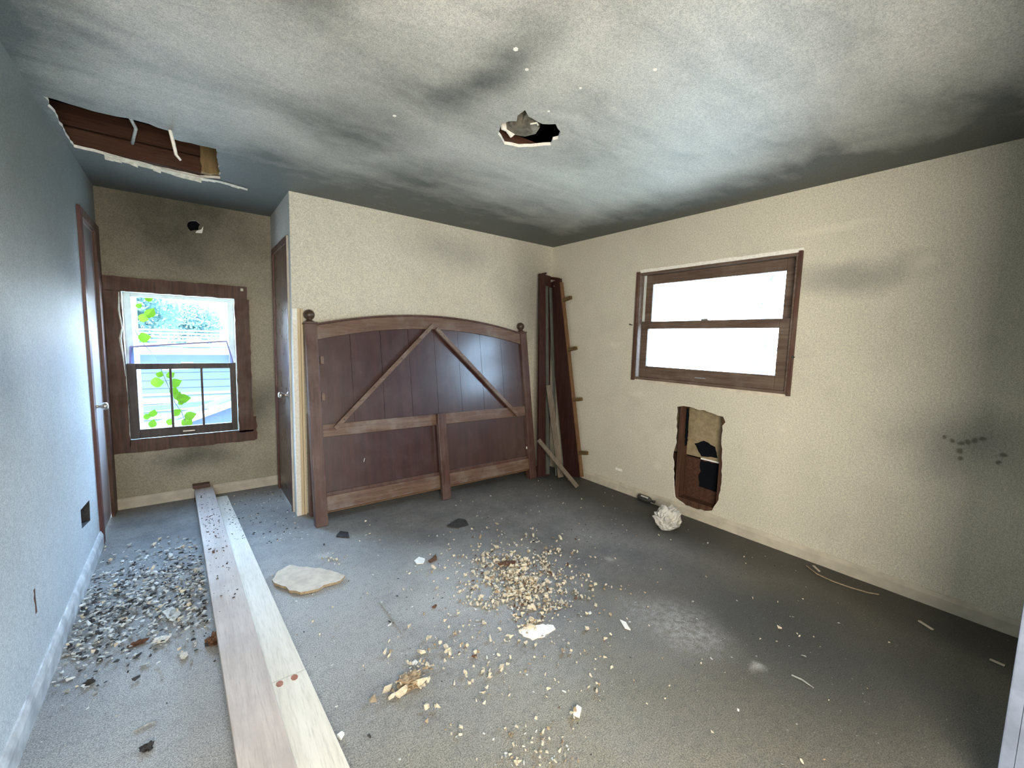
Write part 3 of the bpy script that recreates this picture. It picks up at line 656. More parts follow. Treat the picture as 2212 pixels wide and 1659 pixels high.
# ------------------------------------------------------------------ bed rails in the corner
def board(name, label, foot, top, w, d, side, mat, cat='board', group=None, ragged=False):
    """leaning board: origin at its foot"""
    foot = Vector(foot); top = Vector(top); o = empty(name, tuple(foot)); tag(o, label, cat, group)
    q = MB().beam((0, 0, 0), top-foot, w, d, side)
    q.build('board_face', mat, o, .002)
    return o
foot = Vector((2.885, 3.17, .012)); top = Vector((3.06, 3.455, 2.115))
rA = empty('bed_rail', tuple(foot)); tag(rA, 'tall dark bed side rail standing left of the other rail in the corner', 'bed rail')
dv = top-foot; MB().beam((0, 0, 0), dv, .155, .028, X).build('rail_board', M['darkrail'], rA, .003)
MB().beam(Vector((.04, -.018, .02)), dv+Vector((.01, -.018, -.12)), .035, .03, X).build('ledger_strip', M['greyslat'], rA, .002)
MB().beam(dv+Vector((-.05, 0, .0)), dv+Vector((.02, 0, .02)), .02, .02, X).build('hook_plate', M['darkrail'], rA, .002)
f1 = Vector((3.170, 2.985, .01)); t1 = Vector((3.170, 3.40, 2.06)); ax = (t1-f1).normalized()
rB = empty('bed_rail', tuple(f1)); tag(rB, 'dark bed side rail with four slat blocks sticking out, leaning against the right wall', 'bed rail')
pd = Vector((0, -ax.z, ax.y))     # across the board, towards the room
MB().beam(-pd*.03, t1-f1-pd*.03, .03, .23, X).build('rail_board', M['darkrail'], rB, .003)
MB().beam(pd*.088+Vector((.005, 0, 0)), t1-f1+pd*.088+Vector((.005, 0, -.04)), .045, .012, X).build('rail_edge', M['railedge'], rB, .002)
MB().beam(t1-f1+Vector((-.01, -.06, .01)), t1-f1+Vector((-.01, .05, .03)), .03, .03, X).build('hook_plate', M['darkrail'], rB, .002)
for (u, v) in ((1222, 647), (1241, 753), (1250, 863), (1270, 979)):
    p = at(u, v, (3.17, 0, 0), X); s_ = (p-f1).dot(ax); c_ = ax*s_
    MB().beam(c_+pd*.08+Vector((.0, 0, 0)), c_+pd*.205, .028, .034, X).build('slat_block', M['peg'], rB, .003)
p = at(1198, 618, (3.15, 0, 0), X)-f1
MB().tube([p+Vector((-.003, 0, 0)), p+Vector((-.012, 0, 0))], .006, 8).build('bolt', M['metal'], rB)
board('loose_slat', 'tall thin greenish grey slat standing between the two dark bed rails', (3.00, 3.09, .02), (3.10, 3.40, 1.98), .035, .016, (1, .3, 0), M['greyslat'], 'slat')
board('loose_slat', 'short grey brown slat standing in front of the bed rails in the corner', (3.0, 3.03, .02), at(1185, 832, (0, 3.20, 0), Y), .06, .018, (1, -.4, 0), M['slat'], 'slat')
a = fl(1247, 1052, .012); b = at(1163, 950, (0, 3.13, 0), Y)
board('loose_slat', 'broken slat sloping down to the floor right of the headboard', tuple(a), tuple(b), .042, .016, (1, .2, 1), M['slat'], 'slat')

# ------------------------------------------------------------------ lumber along the floor
def plank(name, label, near, far, w, mat, parts=()):
    o = empty(name, (0, 0, 0)); tag(o, label, 'plank'); return o
# left, wide, dusty
zl = .060
A0 = fl(500, 1659, zl); A1 = fl(420, 1052, .11); B0 = fl(641, 1659, zl); B1 = fl(462, 1048, .11)
A1.y = min(A1.y, YA-.02); 
dirA = (fl(422, 1080, .09)-fl(492, 1560, zl)); dirB = (fl(463, 1090, .09)-fl(622, 1560, zl))
pl = empty('wide_plank', (0, 0, 0)); tag(pl, 'long wide dusty pinkish plank lying across the floor, left of the paler one', 'plank')
def strip(pts_l, pts_r, th, mat, name, parent):
    vs = []; n = len(pts_l)
    for l, r in zip(pts_l, pts_r): vs += [l, r, r-Vector((0, 0, th)), l-Vector((0, 0, th))]
    fs = [(0, 1, 2, 3), ((n-1)*4+3, (n-1)*4+2, (n-1)*4+1, (n-1)*4)]
    for i in range(n-1):
        k = i*4
        for a_, b_ in ((0, 1), (1, 2), (2, 3), (3, 0)): fs.append((k+a_, k+4+a_, k+4+b_, k+b_))
    return MB().add(vs, fs).build(name, mat, parent, .003)
def edge(px, yv, zfun):
    """points of a board edge: pixel edge line evaluated at world y"""
    return [fl(u, v, zfun(i)) for i, (u, v) in enumerate(px)]
zA = [.05, .052, .06, .09]
Lp = [(513, 1659), (490, 1480), (456, 1240), (421, 1064)]; Rp = [(640, 1659), (592, 1480), (516, 1240), (464, 1064)]
def ext(a, b, k): return a+(a-b).normalized()*k
LA = [fl(u, v, z) for (u, v), z in zip(Lp, zA)]; RA = [fl(u, v, z) for (u, v), z in zip(Rp, zA)]
dl = (LA[3]-LA[0]); dr = (RA[3]-RA[0])
print('plank', LA, RA)
L0 = LA[0]; R0 = RA[0]
def lin(a, b, y, za, zb):
    k = (y-a.y)/(b.y-a.y); q = a.lerp(b, k); q.z = za+(zb-za)*max(0, min(1, (y-.4)/(4.2-.4))); return q
ys_ = [.45, 1.5, 2.6, 3.6, YA-.03]
strip([lin(LA[0], LA[3], y, .045, .092) for y in ys_], [lin(RA[0], RA[3], y, .045, .092) for y in ys_], .040, M['pine'], 'plank_board', pl)
e0 = lin(LA[0], LA[3], YA-.03, .045, .092); e1 = lin(RA[0], RA[3], YA-.03, .045, .092)
MB().box((e0.x, YA-.13, .0), (e1.x, YA-.018, .051)).build('end_block', M['casing'], pl, .003)
MB().box((e0.x-.01, YA-.085, .098), (e1.x-.02, YA-.018, .125)).build('end_cleat', M['casing'], pl, .004)
Lq = [(642, 1659), (470, 1064)]; Rq = [(757, 1659), (492, 1072)]
LB = [fl(642, 1659, .04), fl(473, 1072, .04)]; RB = [fl(757, 1659, .04), fl(494, 1076, .04)]
pr = empty('pale_plank', (0, 0, 0)); tag(pr, 'long pale clean pine plank lying against the wide dusty one, right side', 'plank')
js = fl(652, 1448, .04).y
def seg_plank(ya, yb, mat, nm, drop=0):
    n = 4; yy = [ya+(yb-ya)*i/n for i in range(n+1)]
    f_ = lambda a, b, y: a.lerp(b, (y-a.y)/(b.y-a.y))
    l_ = [Vector((lin(RA[0], RA[3], y, 0, 0).x+.0015, y, .04-drop)) for y in yy]; r_ = [f_(RB[0], RB[1], y)+Vector((0, 0, -drop)) for y in yy]
    return strip(l_, r_, .036, mat, nm, pr)
seg_plank(.45, js-.002, M['pine2'], 'plank_board'); seg_plank(js+.002, LB[1].y, M['pine2'], 'plank_board', .003)
for u, v in ((604, 1477), (636, 1463)):
    p = fl(u, v, .0405); MB().prism(jag([(.013*math.cos(k*.785), .017*math.sin(k*.785)) for k in range(8)], .01, .001, u), [], (p.x, p.y, .0385), X, Y, (0, 0, .0025)).build('knot', M['knot'], pr)

# ------------------------------------------------------------------ debris
def chunk_mesh(name, seed, flat, mat, n=10):
    """small irregular lump or flake, convex hull of random points, unit size"""
    rr = random.Random(seed); bm = bmesh.new()
    for _ in range(n):
        a = rr.uniform(0, 6.283); r_ = rr.uniform(.55, 1)*.5; z = rr.uniform(0, flat)
        bm.verts.new((r_*math.cos(a)*rr.uniform(.7, 1.1), r_*math.sin(a)*.8, z))
    bmesh.ops.convex_hull(bm, input=bm.verts)
    for v in [v for v in bm.verts if not v.link_faces]: bm.verts.remove(v)
    me = bpy.data.meshes.new(name); bm.to_mesh(me); bm.free(); me.materials.append(mat); return me
pal = {}
CN = dict(crumb_cream='cream', crumb_tan='tan', crumb_rust='rust brown', flake_white='off white', flake_grey='grey', flake_dark='black')
for key, mat, flat, cnt in (('crumb_cream', 'crumb_cream', .65, 4), ('crumb_tan', 'crumb_tan', .6, 3), ('crumb_rust', 'crumb_rust', .4, 2), ('flake_white', 'flake_white', .22, 4), ('flake_grey', 'flake_grey', .22, 4), ('flake_dark', 'flake_dark', .28, 3)):
    pal[key] = [chunk_mesh(key, i*7+len(key), flat, M[mat]) for i in range(cnt)]
def place(me, name, p, s, label, cat, group, rz=None, tilt=.3):
    o = bpy.data.objects.new(name, me); o.location = p
    o.rotation_euler = (R.uniform(-tilt, tilt), R.uniform(-tilt, tilt), R.uniform(0, 6.28) if rz is None else rz)
    o.scale = (s, s*R.uniform(.6, 1), s*R.uniform(.7, 1.1)); link(o); tag(o, label, cat, group); return o
def stuff(name, pts, label, cat, group=None):
    """many tiny crumbs joined in one heap of uncountable stuff"""
    keys = sorted({k for _, _, k in pts}); mats = [pal[k][0].materials[0] for k in keys]; q = MB()
    for p, s, k in pts:
        me = R.choice(pal[k]); a = R.uniform(0, 6.28); c, s_ = math.cos(a), math.sin(a); tz = R.uniform(-.25, .25)
        vs = [(p[0]+s*(v.co.x*c-v.co.y*s_), p[1]+s*(v.co.x*s_+v.co.y*c), p[2]+s*(v.co.z+tz*v.co.x)) for v in me.vertices]
        q.add(vs, [tuple(f.vertices) for f in me.polygons], keys.index(k))
    o = q.build(name, mats); tag(o, label, cat, group, 'stuff'); return o
def pick(w):
    r_ = R.random()*sum(x[1] for x in w)
    for k, ww in w:
        r_ -= ww
        if r_ <= 0: return k
    return w[0][0]
def on_planks(p): 
    k = (p[1]-LA[0].y)/(LA[3].y-LA[0].y); xl = LA[0].x+(LA[3].x-LA[0].x)*k
    k2 = (p[1]-RB[0].y)/(RB[1].y-RB[0].y); xr = RB[0].x+(RB[1].x-RB[0].x)*k2
    return xl-.015 < p[0] < xr+.015 and p[1] < YA
def gauss(cx, cy, sx, sy, rot=0):
    a, b = R.gauss(0, sx), R.gauss(0, sy); c, s = math.cos(rot), math.sin(rot)
    return (cx+a*c-b*s, cy+a*s+b*c)
def inside(p): return XL+.03 < p[0] < XR-.04 and .3 < p[1] < YA-.06 and not (p[0] > XC-.03 and p[1] > 3.12)
lw = [('flake_white', 4), ('flake_grey', 5), ('flake_dark', 3), ('crumb_cream', .5)]
# left heap
n = 0; st = []
while n < 1900:
    x = R.uniform(XL+.02, .06); y = R.triangular(2.05, 3.65, 2.75)
    if x > .0-(3.4-y)*0+.06 or on_planks((x, y)): continue
    dens = math.exp(-((y-2.85)/.6)**2)*(1 if x > XL+.05 else .7)
    if R.random() > (dens+.06)*min(1, .45+1.1*max(0, noise.noise(Vector((x*7, y*7, 3)))+.35)): continue
    z = .004+.035*dens*R.random()*R.random()*2; k = pick(lw); s = R.triangular(.006, .038, .013)
    if n < 250: place(R.choice(pal[k]), 'plaster_flake', (x, y, z), s*1.25+.008, CN[k]+' plaster flake lying in the heap between left wall and planks', 'plaster flake', CN[k]+' plaster flakes heaped by the left wall')
    else: st.append(((x, y, z*.6), s, k))
    n += 1
stuff('plaster_grit', st, 'fine grey plaster grit under the flakes beside the left wall', 'plaster grit')
# central heap
cwt = [('crumb_cream', 7), ('crumb_tan', 2.5), ('crumb_rust', .9), ('flake_white', 1.6), ('flake_grey', .8)]
n = 0; st = []
pc = fl(1120, 1255)
while n < 1700:
    core = R.random() < .6
    p = gauss(pc.x, pc.y, .12 if core else .25, .17 if core else .30, -.65)
    if not inside(p) or on_planks(p): continue
    if R.random() > .25+1.3*max(0, noise.noise(Vector((p[0]*9, p[1]*9, 8)))+.3): continue
    d = math.hypot(p[0]-pc.x, p[1]-pc.y); z = .003+.03*math.exp(-(d/.15)**2)*R.random(); k = pick(cwt)
    s = R.triangular(.008, .040, .018)
    if n < 240: place(R.choice(pal[k]), 'ceiling_crumb', (*p, z), s*1.2+.004, CN[k]+' crumb of fallen ceiling in the heap amid the floor', 'crumb', CN[k]+' crumbs of fallen ceiling in the middle heap')
    else: st.append(((*p, z*.8), s*.8, k))
    n += 1
stuff('ceiling_grit', st, 'fine cream grit of fallen ceiling material amid the floor', 'ceiling grit')
# secondary clusters, placed where the photograph shows them
cl = [(930, 1425, .065, .05, 30, .034), (900, 1450, .05, .05, 16, .03), (885, 1492, .04, .03, 10, .05), (1040, 1430, .04, .07, 18, .026), (835, 1418, .02, .03, 5, .035), (1120, 1625, .08, .05, 40, .018), (1190, 1620, .05, .04, 24, .018), (980, 1590, .015, .03, 7, .022),
      (1045, 1500, .02, .03, 6, .022), (925, 1535, .02, .02, 4, .026), (1240, 1550, .012, .02, 4, .03), (1150, 1345, .03, .03, 12, .03), (1290, 1490, .02, .02, 5, .022), (720, 1208, .06, .05, 16, .022), (990, 1220, .08, .04, 18, .022), (1010, 1290, .08, .06, 22, .02), (1230, 1400, .12, .1, 22, .018), (1140, 1460, .07, .07, 14, .02)]
PL = ['in the tall clump left of bottom centre', 'in the middle of the clump left of bottom centre', 'at the lower tip of the clump left of bottom centre', 'in the cluster just right of the tan clump', 'left of the tan clump, by itself', 'in the tan patch at the front edge of the floor', 'right of the patch at the front edge of the floor', 'by the front edge of the floor, left of the patch', 'in the short row below the cluster beside the clump', 'in front of the tan clump', 'around the brightest white lump', 'beside the crushed white plaster patch', 'in the front right part of the carpet', 'behind the big plasterboard piece', 'between plasterboard piece and far edge of middle heap', 'at the left fringe of the middle heap', 'in front right of the middle heap', 'in front of the middle heap, near its centre']
for (u, v, sx, sy, cnt, s0), where in zip(cl, PL):
    c_ = fl(u, v)
    for _ in range(cnt):
        p = gauss(c_.x, c_.y, sx, sy)
        if not inside(p) or on_planks(p): continue
        k = pick([('crumb_cream', 6), ('crumb_tan', 2), ('flake_white', 1)]); place(R.choice(pal[k]), 'plaster_crumb', (*p, .002+R.random()*.008), s0*R.uniform(.5, 1.2), CN[k]+' crumb '+where, 'crumb', CN[k]+' crumbs '+where)
# scatter over the floor
n = 0; st = []
sw = [('flake_white', 4), ('flake_grey', 3), ('crumb_cream', 3), ('flake_dark', 2.4), ('crumb_tan', 1)]
while n < 1000:
    p = (R.uniform(XL+.05, XR-.1), R.uniform(.35, 4.3))
    d = math.hypot(p[0]-1.1, p[1]-2.0)
    if not inside(p) or on_planks(p) or R.random() > math.exp(-(d/1.5)**2)+.10: continue
    s = R.triangular(.004, .026, .007)
    if n < 170: k = pick(sw); side = 'left of the planks' if p[0] < .1 else ('near the headboard' if p[1] > 2.5 else ('on the right half of the carpet' if p[0] > 1.6 else 'on the near middle carpet')); place(R.choice(pal[k]), 'paint_chip', (*p, .001), s*1.25+.002, 'lone small '+CN[k]+' chip strewn '+side, 'chip', CN[k]+' chips strewn '+side)
    else: st.append(((*p, .0), s*.7, pick(sw)))
    n += 1
for _ in range(260):
    p = (R.uniform(.25, .62), R.uniform(3.1, 4.25))
    if not on_planks(p): st.append(((*p, .0), R.uniform(.006, .022), pick(lw)))
stuff('carpet_grit', st, 'tiny chips and grit strewn over the whole carpet', 'grit')
# dust and chips on the planks' far half
st = []
for _ in range(150):
    y = R.triangular(2.2, 4.3, 3.5); a = lin(LA[0], LA[3], y, .045, .092); b = lin(RA[0], RA[3], y, .045, .092)
    p = a.lerp(b, R.uniform(.08, .92)); st.append(((p.x, p.y, p.z), R.uniform(.005, .018), pick([('flake_dark', 3), ('flake_grey', 3), ('crumb_rust', 1)])))
for _ in range(60):
    y = R.uniform(3.2, 4.1); a = LB[0].lerp(LB[1], (y-LB[0].y)/(LB[1].y-LB[0].y)); b = RB[0].lerp(RB[1], (y-RB[0].y)/(RB[1].y-RB[0].y))
    p = a.lerp(b, R.uniform(.08, .92)); st.append(((p.x, p.y, .037), R.uniform(.005, .015), pick([('flake_dark', 2), ('flake_grey', 3)])))
stuff('plank_grit', st, 'dark grit and bark bits lying on the far half of the planks', 'grit')

def shard(name, px, th, mat, label, cat, lift=.0, jg=(.03, .006), seed=1, tilt=(0, 0), edge_mat=None):
    """broken flat piece on the floor, outline read off the photograph's floor plane"""
    P = [fl(u, v, lift) for u, v in px]; c = sum(P, Vector())/len(P)
    o = MB().prism(jag([(p.x-c.x, p.y-c.y) for p in P], jg[0], jg[1], seed), [], (0, 0, 0), X, Y, (0, 0, th), 0, None if edge_mat is None else 1).build(name, [mat]+([edge_mat] if edge_mat else []))
    o.location = (c.x, c.y, lift); o.rotation_euler = (tilt[0], tilt[1], 0); return tag(o, label, cat)
shard('plasterboard_piece', [(588, 1258), (600, 1240), (626, 1226), (700, 1234), (746, 1246), (735, 1258), (700, 1268), (690, 1275), (650, 1284), (625, 1280), (618, 1272), (592, 1264)], .014, M['slab'], 'large pale beige broken plasterboard piece lying right of the planks', 'plasterboard piece', .008, (.025, .007), 3, (.02, 0), M['crumb_tan'])
shard('shingle_piece', [(966, 1137), (990, 1122), (1006, 1124), (1012, 1134), (990, 1141)], .006, M['flake_grey'], 'dark grey flat piece on the carpet in front of the headboard leg', 'flat scrap', .004, (.03, .004), 5, (.05, .02)).data.materials[0] = M['flake_dark']
shard('felt_scrap', [(726, 1160), (735, 1148), (752, 1150), (754, 1162)], .005, M['flake_dark'], 'small black scrap on the carpet right of the headboard left post', 'flat scrap', .003, (.02, .003), 6)
shard('paint_curl', [(350, 1326), (372, 1314), (391, 1322), (386, 1334), (362, 1336)], .004, M['flake_white'], 'curled white paint piece at the near edge of the left debris heap', 'paint piece', .012, (.03, .003), 7, (.12, .1))
shard('white_plaster_smear', [(1120, 1362), (1150, 1350), (1195, 1352), (1200, 1360), (1170, 1378), (1150, 1384), (1130, 1375)], .005, M['gypsum'], 'bright white crushed plaster patch at near edge of middle heap', 'plaster patch', .0, (.015, .007), 8)
shard('rust_scrap', [(925, 1213), (935, 1206), (942, 1198), (944, 1210), (930, 1216)], .008, M['crumb_rust'], 'rust brown scrap above left of the middle heap', 'scrap', .003, (.02, .003), 9)
shard('rust_scrap', [(1075, 1219), (1095, 1213), (1114, 1214), (1112, 1219), (1080, 1222)], .008, M['crumb_rust'], 'long rust brown scrap at the far edge of middle heap', 'scrap', .02, (.02, .003), 10)
shard('white_chip', [(895, 1212), (905, 1204), (918, 1208), (914, 1218), (900, 1219)], .005, M['gypsum'], 'white flat chip beside the rusty scrap left of middle heap', 'chip', .003, (.02, .003), 11)
shard('white_chip', [(1238, 1545), (1246, 1528), (1256, 1534), (1252, 1552)], .012, M['gypsum'], 'brightest white lump near the bottom centre of floor', 'chip', .002, (.02, .002), 12)
shard('white_chip', [(1339, 1340), (1352, 1346), (1362, 1362), (1350, 1358)], .006, M['gypsum'], 'white elongated chip right of the white plaster patch', 'chip', .002, (.02, .002), 13)
shard('white_chip', [(728, 1592), (738, 1584), (744, 1588), (736, 1600)], .010, M['gypsum'], 'small white lump touching the pale plank near its front end', 'chip', .002, (.02, .002), 14)
def lump(name, px, r, h, mat, label, cat, seed=1, amp=.25):
    c = fl(*px); bm = bmesh.new(); bmesh.ops.create_icosphere(bm, subdivisions=4, radius=1)
    for v in bm.verts:
        d = noise.fractal(v.co*1.6+Vector((seed*3.1, 0, 0)), .8, 2.2, 4)*amp
        rid = abs(noise.noise(v.co*3.3+Vector((0, seed*5, 0))))*amp*.9
        k = 1+d-rid; v.co = Vector((v.co.x*r[0]*k, v.co.y*r[1]*k, max(0, v.co.z*.6+.5)*h*k))
    me = bpy.data.meshes.new(name); bm.to_mesh(me); bm.free(); me.materials.append(mat)
    o = bpy.data.objects.new(name, me); o.location = (c.x, c.y, 0); link(o); return tag(o, label, cat)
lump('plastic_bag', (1440, 1140), (.115, .10), .15, M['plastic'], 'crumpled cloudy plastic bag on the carpet below the broken wall hole', 'plastic bag', 2, .38)
lump('insulation_clump', (885, 1478), (.05, .045), .03, M['crumb_tan'], 'tan insulation clump on the near carpet left of centre', 'clump', 3, .5)
lump('bark_clump', (462, 1390), (.03, .03), .035, M['crumb_rust'], 'dark brown clump touching the left side of the wide plank', 'clump', 4, .5)
lump('leaf_clump', (192, 1478), (.018, .012), .014, M['flake_dark'], 'dark clump on bare carpet near the left baseboard', 'clump', 5, .5)
lump('rust_clump', (298, 1392), (.035, .014), .014, M['crumb_rust'], 'brown clump in front of the left debris heap', 'clump', 6, .5)
lump('dirt_clump', (318, 1618), (.018, .018), .012, M['flake_dark'], 'small dark clump at the very front of the left floor strip', 'clump', 7, .5)
lump('white_lump', (397, 1420), (.014, .02), .018, M['flake_white'], 'small white lump on the bare carpet left of wide plank', 'lump', 8, .3)
lump('white_lump', (350, 1385), (.03, .022), .02, M['flake_white'], 'white plaster lump just right of the brown clump', 'lump', 9, .4)
# dark bottle by the baseboard
c = fl(1398, 1084); bo = empty('bottle', (c.x-.02, c.y, 0)); tag(bo, 'dark glass bottle lying against the right baseboard', 'bottle')
q = MB(); prof = [(-.075, .001), (-.074, .026), (-.068, .029), (.02, .029), (.04, .024), (.055, .012), (.08, .011), (.081, .014), (.088, .014), (.089, .001)]
q.tube([(0, -d, .031) for d, r in prof], [r for d, r in prof], 16).build('bottle_body', M['bottle'], bo, smooth=True)
MB().box((-.022, -.03, .045), (-.012, .04, .0575)).build('bottle_label', M['flake_white'], bo, .001)
# long thin strip and small shards by the right baseboard
pts = [fl(u, v, .006) for u, v in ((1742, 1222), (1765, 1240), (1800, 1256), (1840, 1270), (1875, 1280), (1898, 1284))]
tag(MB().tube(pts, .0035, 6).build('curved_wire', M['crumb_tan']), 'thin pale curved wire on the carpet along the right baseboard', 'wire')
for (u, v, u2, v2, lb) in ((1985, 1341, 2015, 1360, 'pale splinter near the right end of the right baseboard, farther one'), (2138, 1424, 2170, 1438, 'pale splinter nearest to the right edge of the floor'), (1757, 1222, 1770, 1234, 'short pale splinter beside the curved wire')):
    a = fl(u, v, .005); b = fl(u2, v2, .006); tag(MB().beam(a, b, .012, .005, X).build('splinter', M['slab']), lb, 'splinter')
for (u, v, u2, v2, lb) in ((820, 1300, 870, 1368, 'thin grey stick on the carpet right of plasterboard piece'), (290, 1580, 338, 1558, 'thin dark twig on carpet near the bottom left'), (1710, 1458, 1758, 1486, 'dark twig on the dark carpet at right')):
    a = fl(u, v, .004); b = fl(u2, v2, .004); m_ = a.lerp(b, .5)+Vector((.006, .004, .002)); tag(MB().tube([a, m_, b], [.003, .0035, .002], 6).build('twig', M['flake_grey']), lb, 'twig')
# plaster sliver hanging from the long ceiling hole
a = at(366, 281, (0, 0, H), Z)
tag(MB().tube([a+Vector((0, .004, .012)), a+Vector((.012, -.0, -.055)), a+Vector((.022, 0, -.115)), a+Vector((.040, -.005, -.14))], [.008, .009, .008, .006], 5).build('hanging_sliver', M['gypsum']), 'pale plaster sliver dangling from the long torn ceiling hole', 'plaster sliver')

# ------------------------------------------------------------------ outside the windows
GZ = -.55
M['grass'] = plain('dry_lawn', (.40, .42, .38), .9, .1, .3, 3)
M['siding'] = plain('blue_grey_siding', (.040, .053, .080), .6, .3, .08, 4)
M['siding_dark'] = plain('slate_blue_trim', (.026, .042, .08), .6, .3, .1, 4)
M['roofing'] = plain('pale_shingle', (.17, .17, .17), .8, .2, .15, 6)
M['whitepaint'] = plain('white_paint', (.22, .23, .24), .6, .3, .05, 6)
M['bark'] = plain('grey_bark', (.10, .11, .12), .9, .1, .3, 20)
def leafmat(name, c, tr_=.5):
    t = NT(name); d = t.n('ShaderNodeBsdfDiffuse'); d.inputs[0].default_value = (*c, 1); l = t.n('ShaderNodeBsdfTranslucent'); l.inputs[0].default_value = (*c, 1)
    m_ = t.n('ShaderNodeMixShader'); m_.inputs[0].default_value = tr_; t.t.links.new(d.outputs[0], m_.inputs[1]); t.t.links.new(l.outputs[0], m_.inputs[2]); t.t.links.new(m_.outputs[0], t.out.inputs[0]); return t.m
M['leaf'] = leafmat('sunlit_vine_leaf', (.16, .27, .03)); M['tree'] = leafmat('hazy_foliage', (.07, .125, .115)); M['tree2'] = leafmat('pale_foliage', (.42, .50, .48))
struct(MB().box((-25, YA+.2, GZ-.1), (XR+.2, 45, GZ)).box((XR+.2, -20, GZ-.1), (40, 45, GZ)).build('ground', M['grass']))
g = empty('garage', (0, 11.2, GZ)); tag(g, 'long low blue grey outbuilding with pale roof beyond the alcove window', 'building')
MB().box((-6, 0, 0), (5, 3.5, 1.62)).build('wall', M['siding_dark'], g)
for i in range(10):
    MB().add([(-6, -.03, .16*i), (5, -.03, .16*i), (5, -.005, .16*i+.155), (-6, -.005, .16*i+.155), (-6, 0, .16*i), (5, 0, .16*i), (5, 0, .16*i+.155), (-6, 0, .16*i+.155)], [(0, 1, 2, 3), (0, 1, 5, 4), (3, 2, 6, 7), (0, 3, 7, 4), (1, 2, 6, 5)]).build('clapboard', M['siding'], g)
for i in range(6):
    MB().box((-6.2, -.35+.42*i, 1.60+.075*i), (5.2, .10+.42*i, 1.635+.075*i)).build('shingle_course', M['roofing'], g)
MB().box((-6.2, -.36, 1.5), (5.2, -.33, 1.62)).build('fascia', M['whitepaint'], g)
q = MB(); q.prism([(-.25, 0), (.25, 0), (0, .22)], [], (.15, -.38, 1.66), X, Z, (0, .9, 0)); q.build('roof_vent', M['whitepaint'], g)
# sloping ramp panels in front
rpn = empty('ramp', (0, 0, 0)); tag(rpn, 'blue sloping panel with broad white edge seen through lower sash', 'ramp')
a = at(330, 935, (0, 8.2, 0), Y); b = at(520, 865, (0, 8.2, 0), Y); dd = (b-a)
MB().beam(a-dd*1.2, b+dd*1.0, .30, .05, Y).build('white_edge', M['whitepaint'], rpn)
MB().beam(a-dd*1.2+Vector((0, -.05, .12)), b+dd*1.0+Vector((0, -.05, .12)), .04, .06, Y).build('top_rail', M['siding'], rpn)
lo = [a-dd*1.2, b+dd*1.0]; MB().add([lo[0]+Vector((0, .02, -.03)), lo[1]+Vector((0, .02, -.03)), Vector((lo[1].x, 8.22, GZ)), Vector((lo[0].x, 8.22, GZ)), lo[0]+Vector((0, .06, -.03)), lo[1]+Vector((0, .06, -.03)), Vector((lo[1].x, 8.26, GZ)), Vector((lo[0].x, 8.26, GZ))], [(0, 1, 2, 3), (7, 6, 5, 4), (0, 1, 5, 4), (1, 2, 6, 5), (2, 3, 7, 6), (3, 0, 4, 7)]).build('side_panel', M['siding_dark'], rpn)
rl = empty('handrail', (0, 0, 0)); tag(rl, 'horizontal slate blue rail in front of the outbuilding', 'rail')
a = at(300, 884, (0, 9.4, 0), Y); b = at(508, 865, (0, 9.4, 0), Y); dd = b-a
MB().beam(a-dd*1.5, b+dd*1.5, .09, .07, Z).build('rail_bar', M['siding_dark'], rl)
for k in (-1.4, 2.4):
    p = a+dd*k; MB().box((p.x-.04, 9.36, GZ), (p.x+.04, 9.44, p.z-.02)).build('rail_post', M['siding_dark'], rl)
pw = empty('porch_post', (0, 0, 0)); a = at(310, 700, (0, 6.6, 0), Y)
tag(MB().box((a.x-.22, 6.5, GZ), (a.x-.05, 6.62, 3.2)).build('porch_column', M['whitepaint'], None, .01), 'white porch column just outside the alcove window, left side', 'column')
C.objects.unlink(pw); bpy.data.objects.remove(pw)
def crown(name, parent, c, r, n, s, mat, seed):
    rr = random.Random(seed); q = MB()
    for _ in range(n):
        d = Vector((rr.gauss(0, 1), rr.gauss(0, 1), rr.gauss(0, 1))).normalized()*(rr.random()**.4); p = Vector(c)+Vector((d.x*r[0], d.y*r[1], d.z*r[2]))
        a = Vector((rr.gauss(0, 1), rr.gauss(0, 1), rr.gauss(0, 1))).normalized(); b = a.orthogonal().normalized(); k = s*rr.uniform(.6, 1.3)
        q.add([p-a*k, p+b*k*.5, p+a*k, p-b*k*.5], [(0, 1, 2, 3)])
    o = q.build(name, mat, parent); o['kind'] = 'stuff'; return o
def tree(loc, h, r, n, s, mat, label, seed, trunk=.12):
    t_ = empty('tree', loc); tag(t_, label, 'tree', None); rr = random.Random(seed)
    q = MB(); q.tube([(0, 0, 0), (.05, .05, h*.3), (-.05, 0, h*.6), (.1, .05, h*.9)], [trunk, trunk*.8, trunk*.55, trunk*.2], 8)
    for k in range(9):
        a = rr.uniform(0, 6.28); z = h*rr.uniform(.25, .8); L = r[0]*rr.uniform(.5, 1)
        q.tube([(0, 0, z), (L*.5*math.cos(a), L*.5*math.sin(a), z+L*.35), (L*math.cos(a), L*math.sin(a), z+L*.5)], [trunk*.35, trunk*.2, trunk*.06], 6)
    q.build('trunk', M['bark'], t_); crown('foliage', t_, (0, 0, h*.72), r, n, s, mat, seed); return t_
tree((-1.6, 19, GZ), 3.6, (1.5, 1.2, 1.3), 2600, .11, M['tree'], 'hazy blue green tree behind the outbuilding, left one', 1)
tree((.1, 25, GZ), 3.2, (1.3, 1.2, 1.1), 2200, .11, M['tree'], 'hazy low tree behind the outbuilding, middle one', 2)
tree((3.6, 19.5, GZ), 4.2, (1.7, 1.3, 1.5), 2800, .11, M['tree'], 'tall hazy tree behind the outbuilding, right one', 3)
tree((9.0, 3.6, GZ), 5.0, (1.4, 1.6, 1.6), 500, .07, M['tree2'], 'pale overexposed tree outside the right window, left in its view', 4)
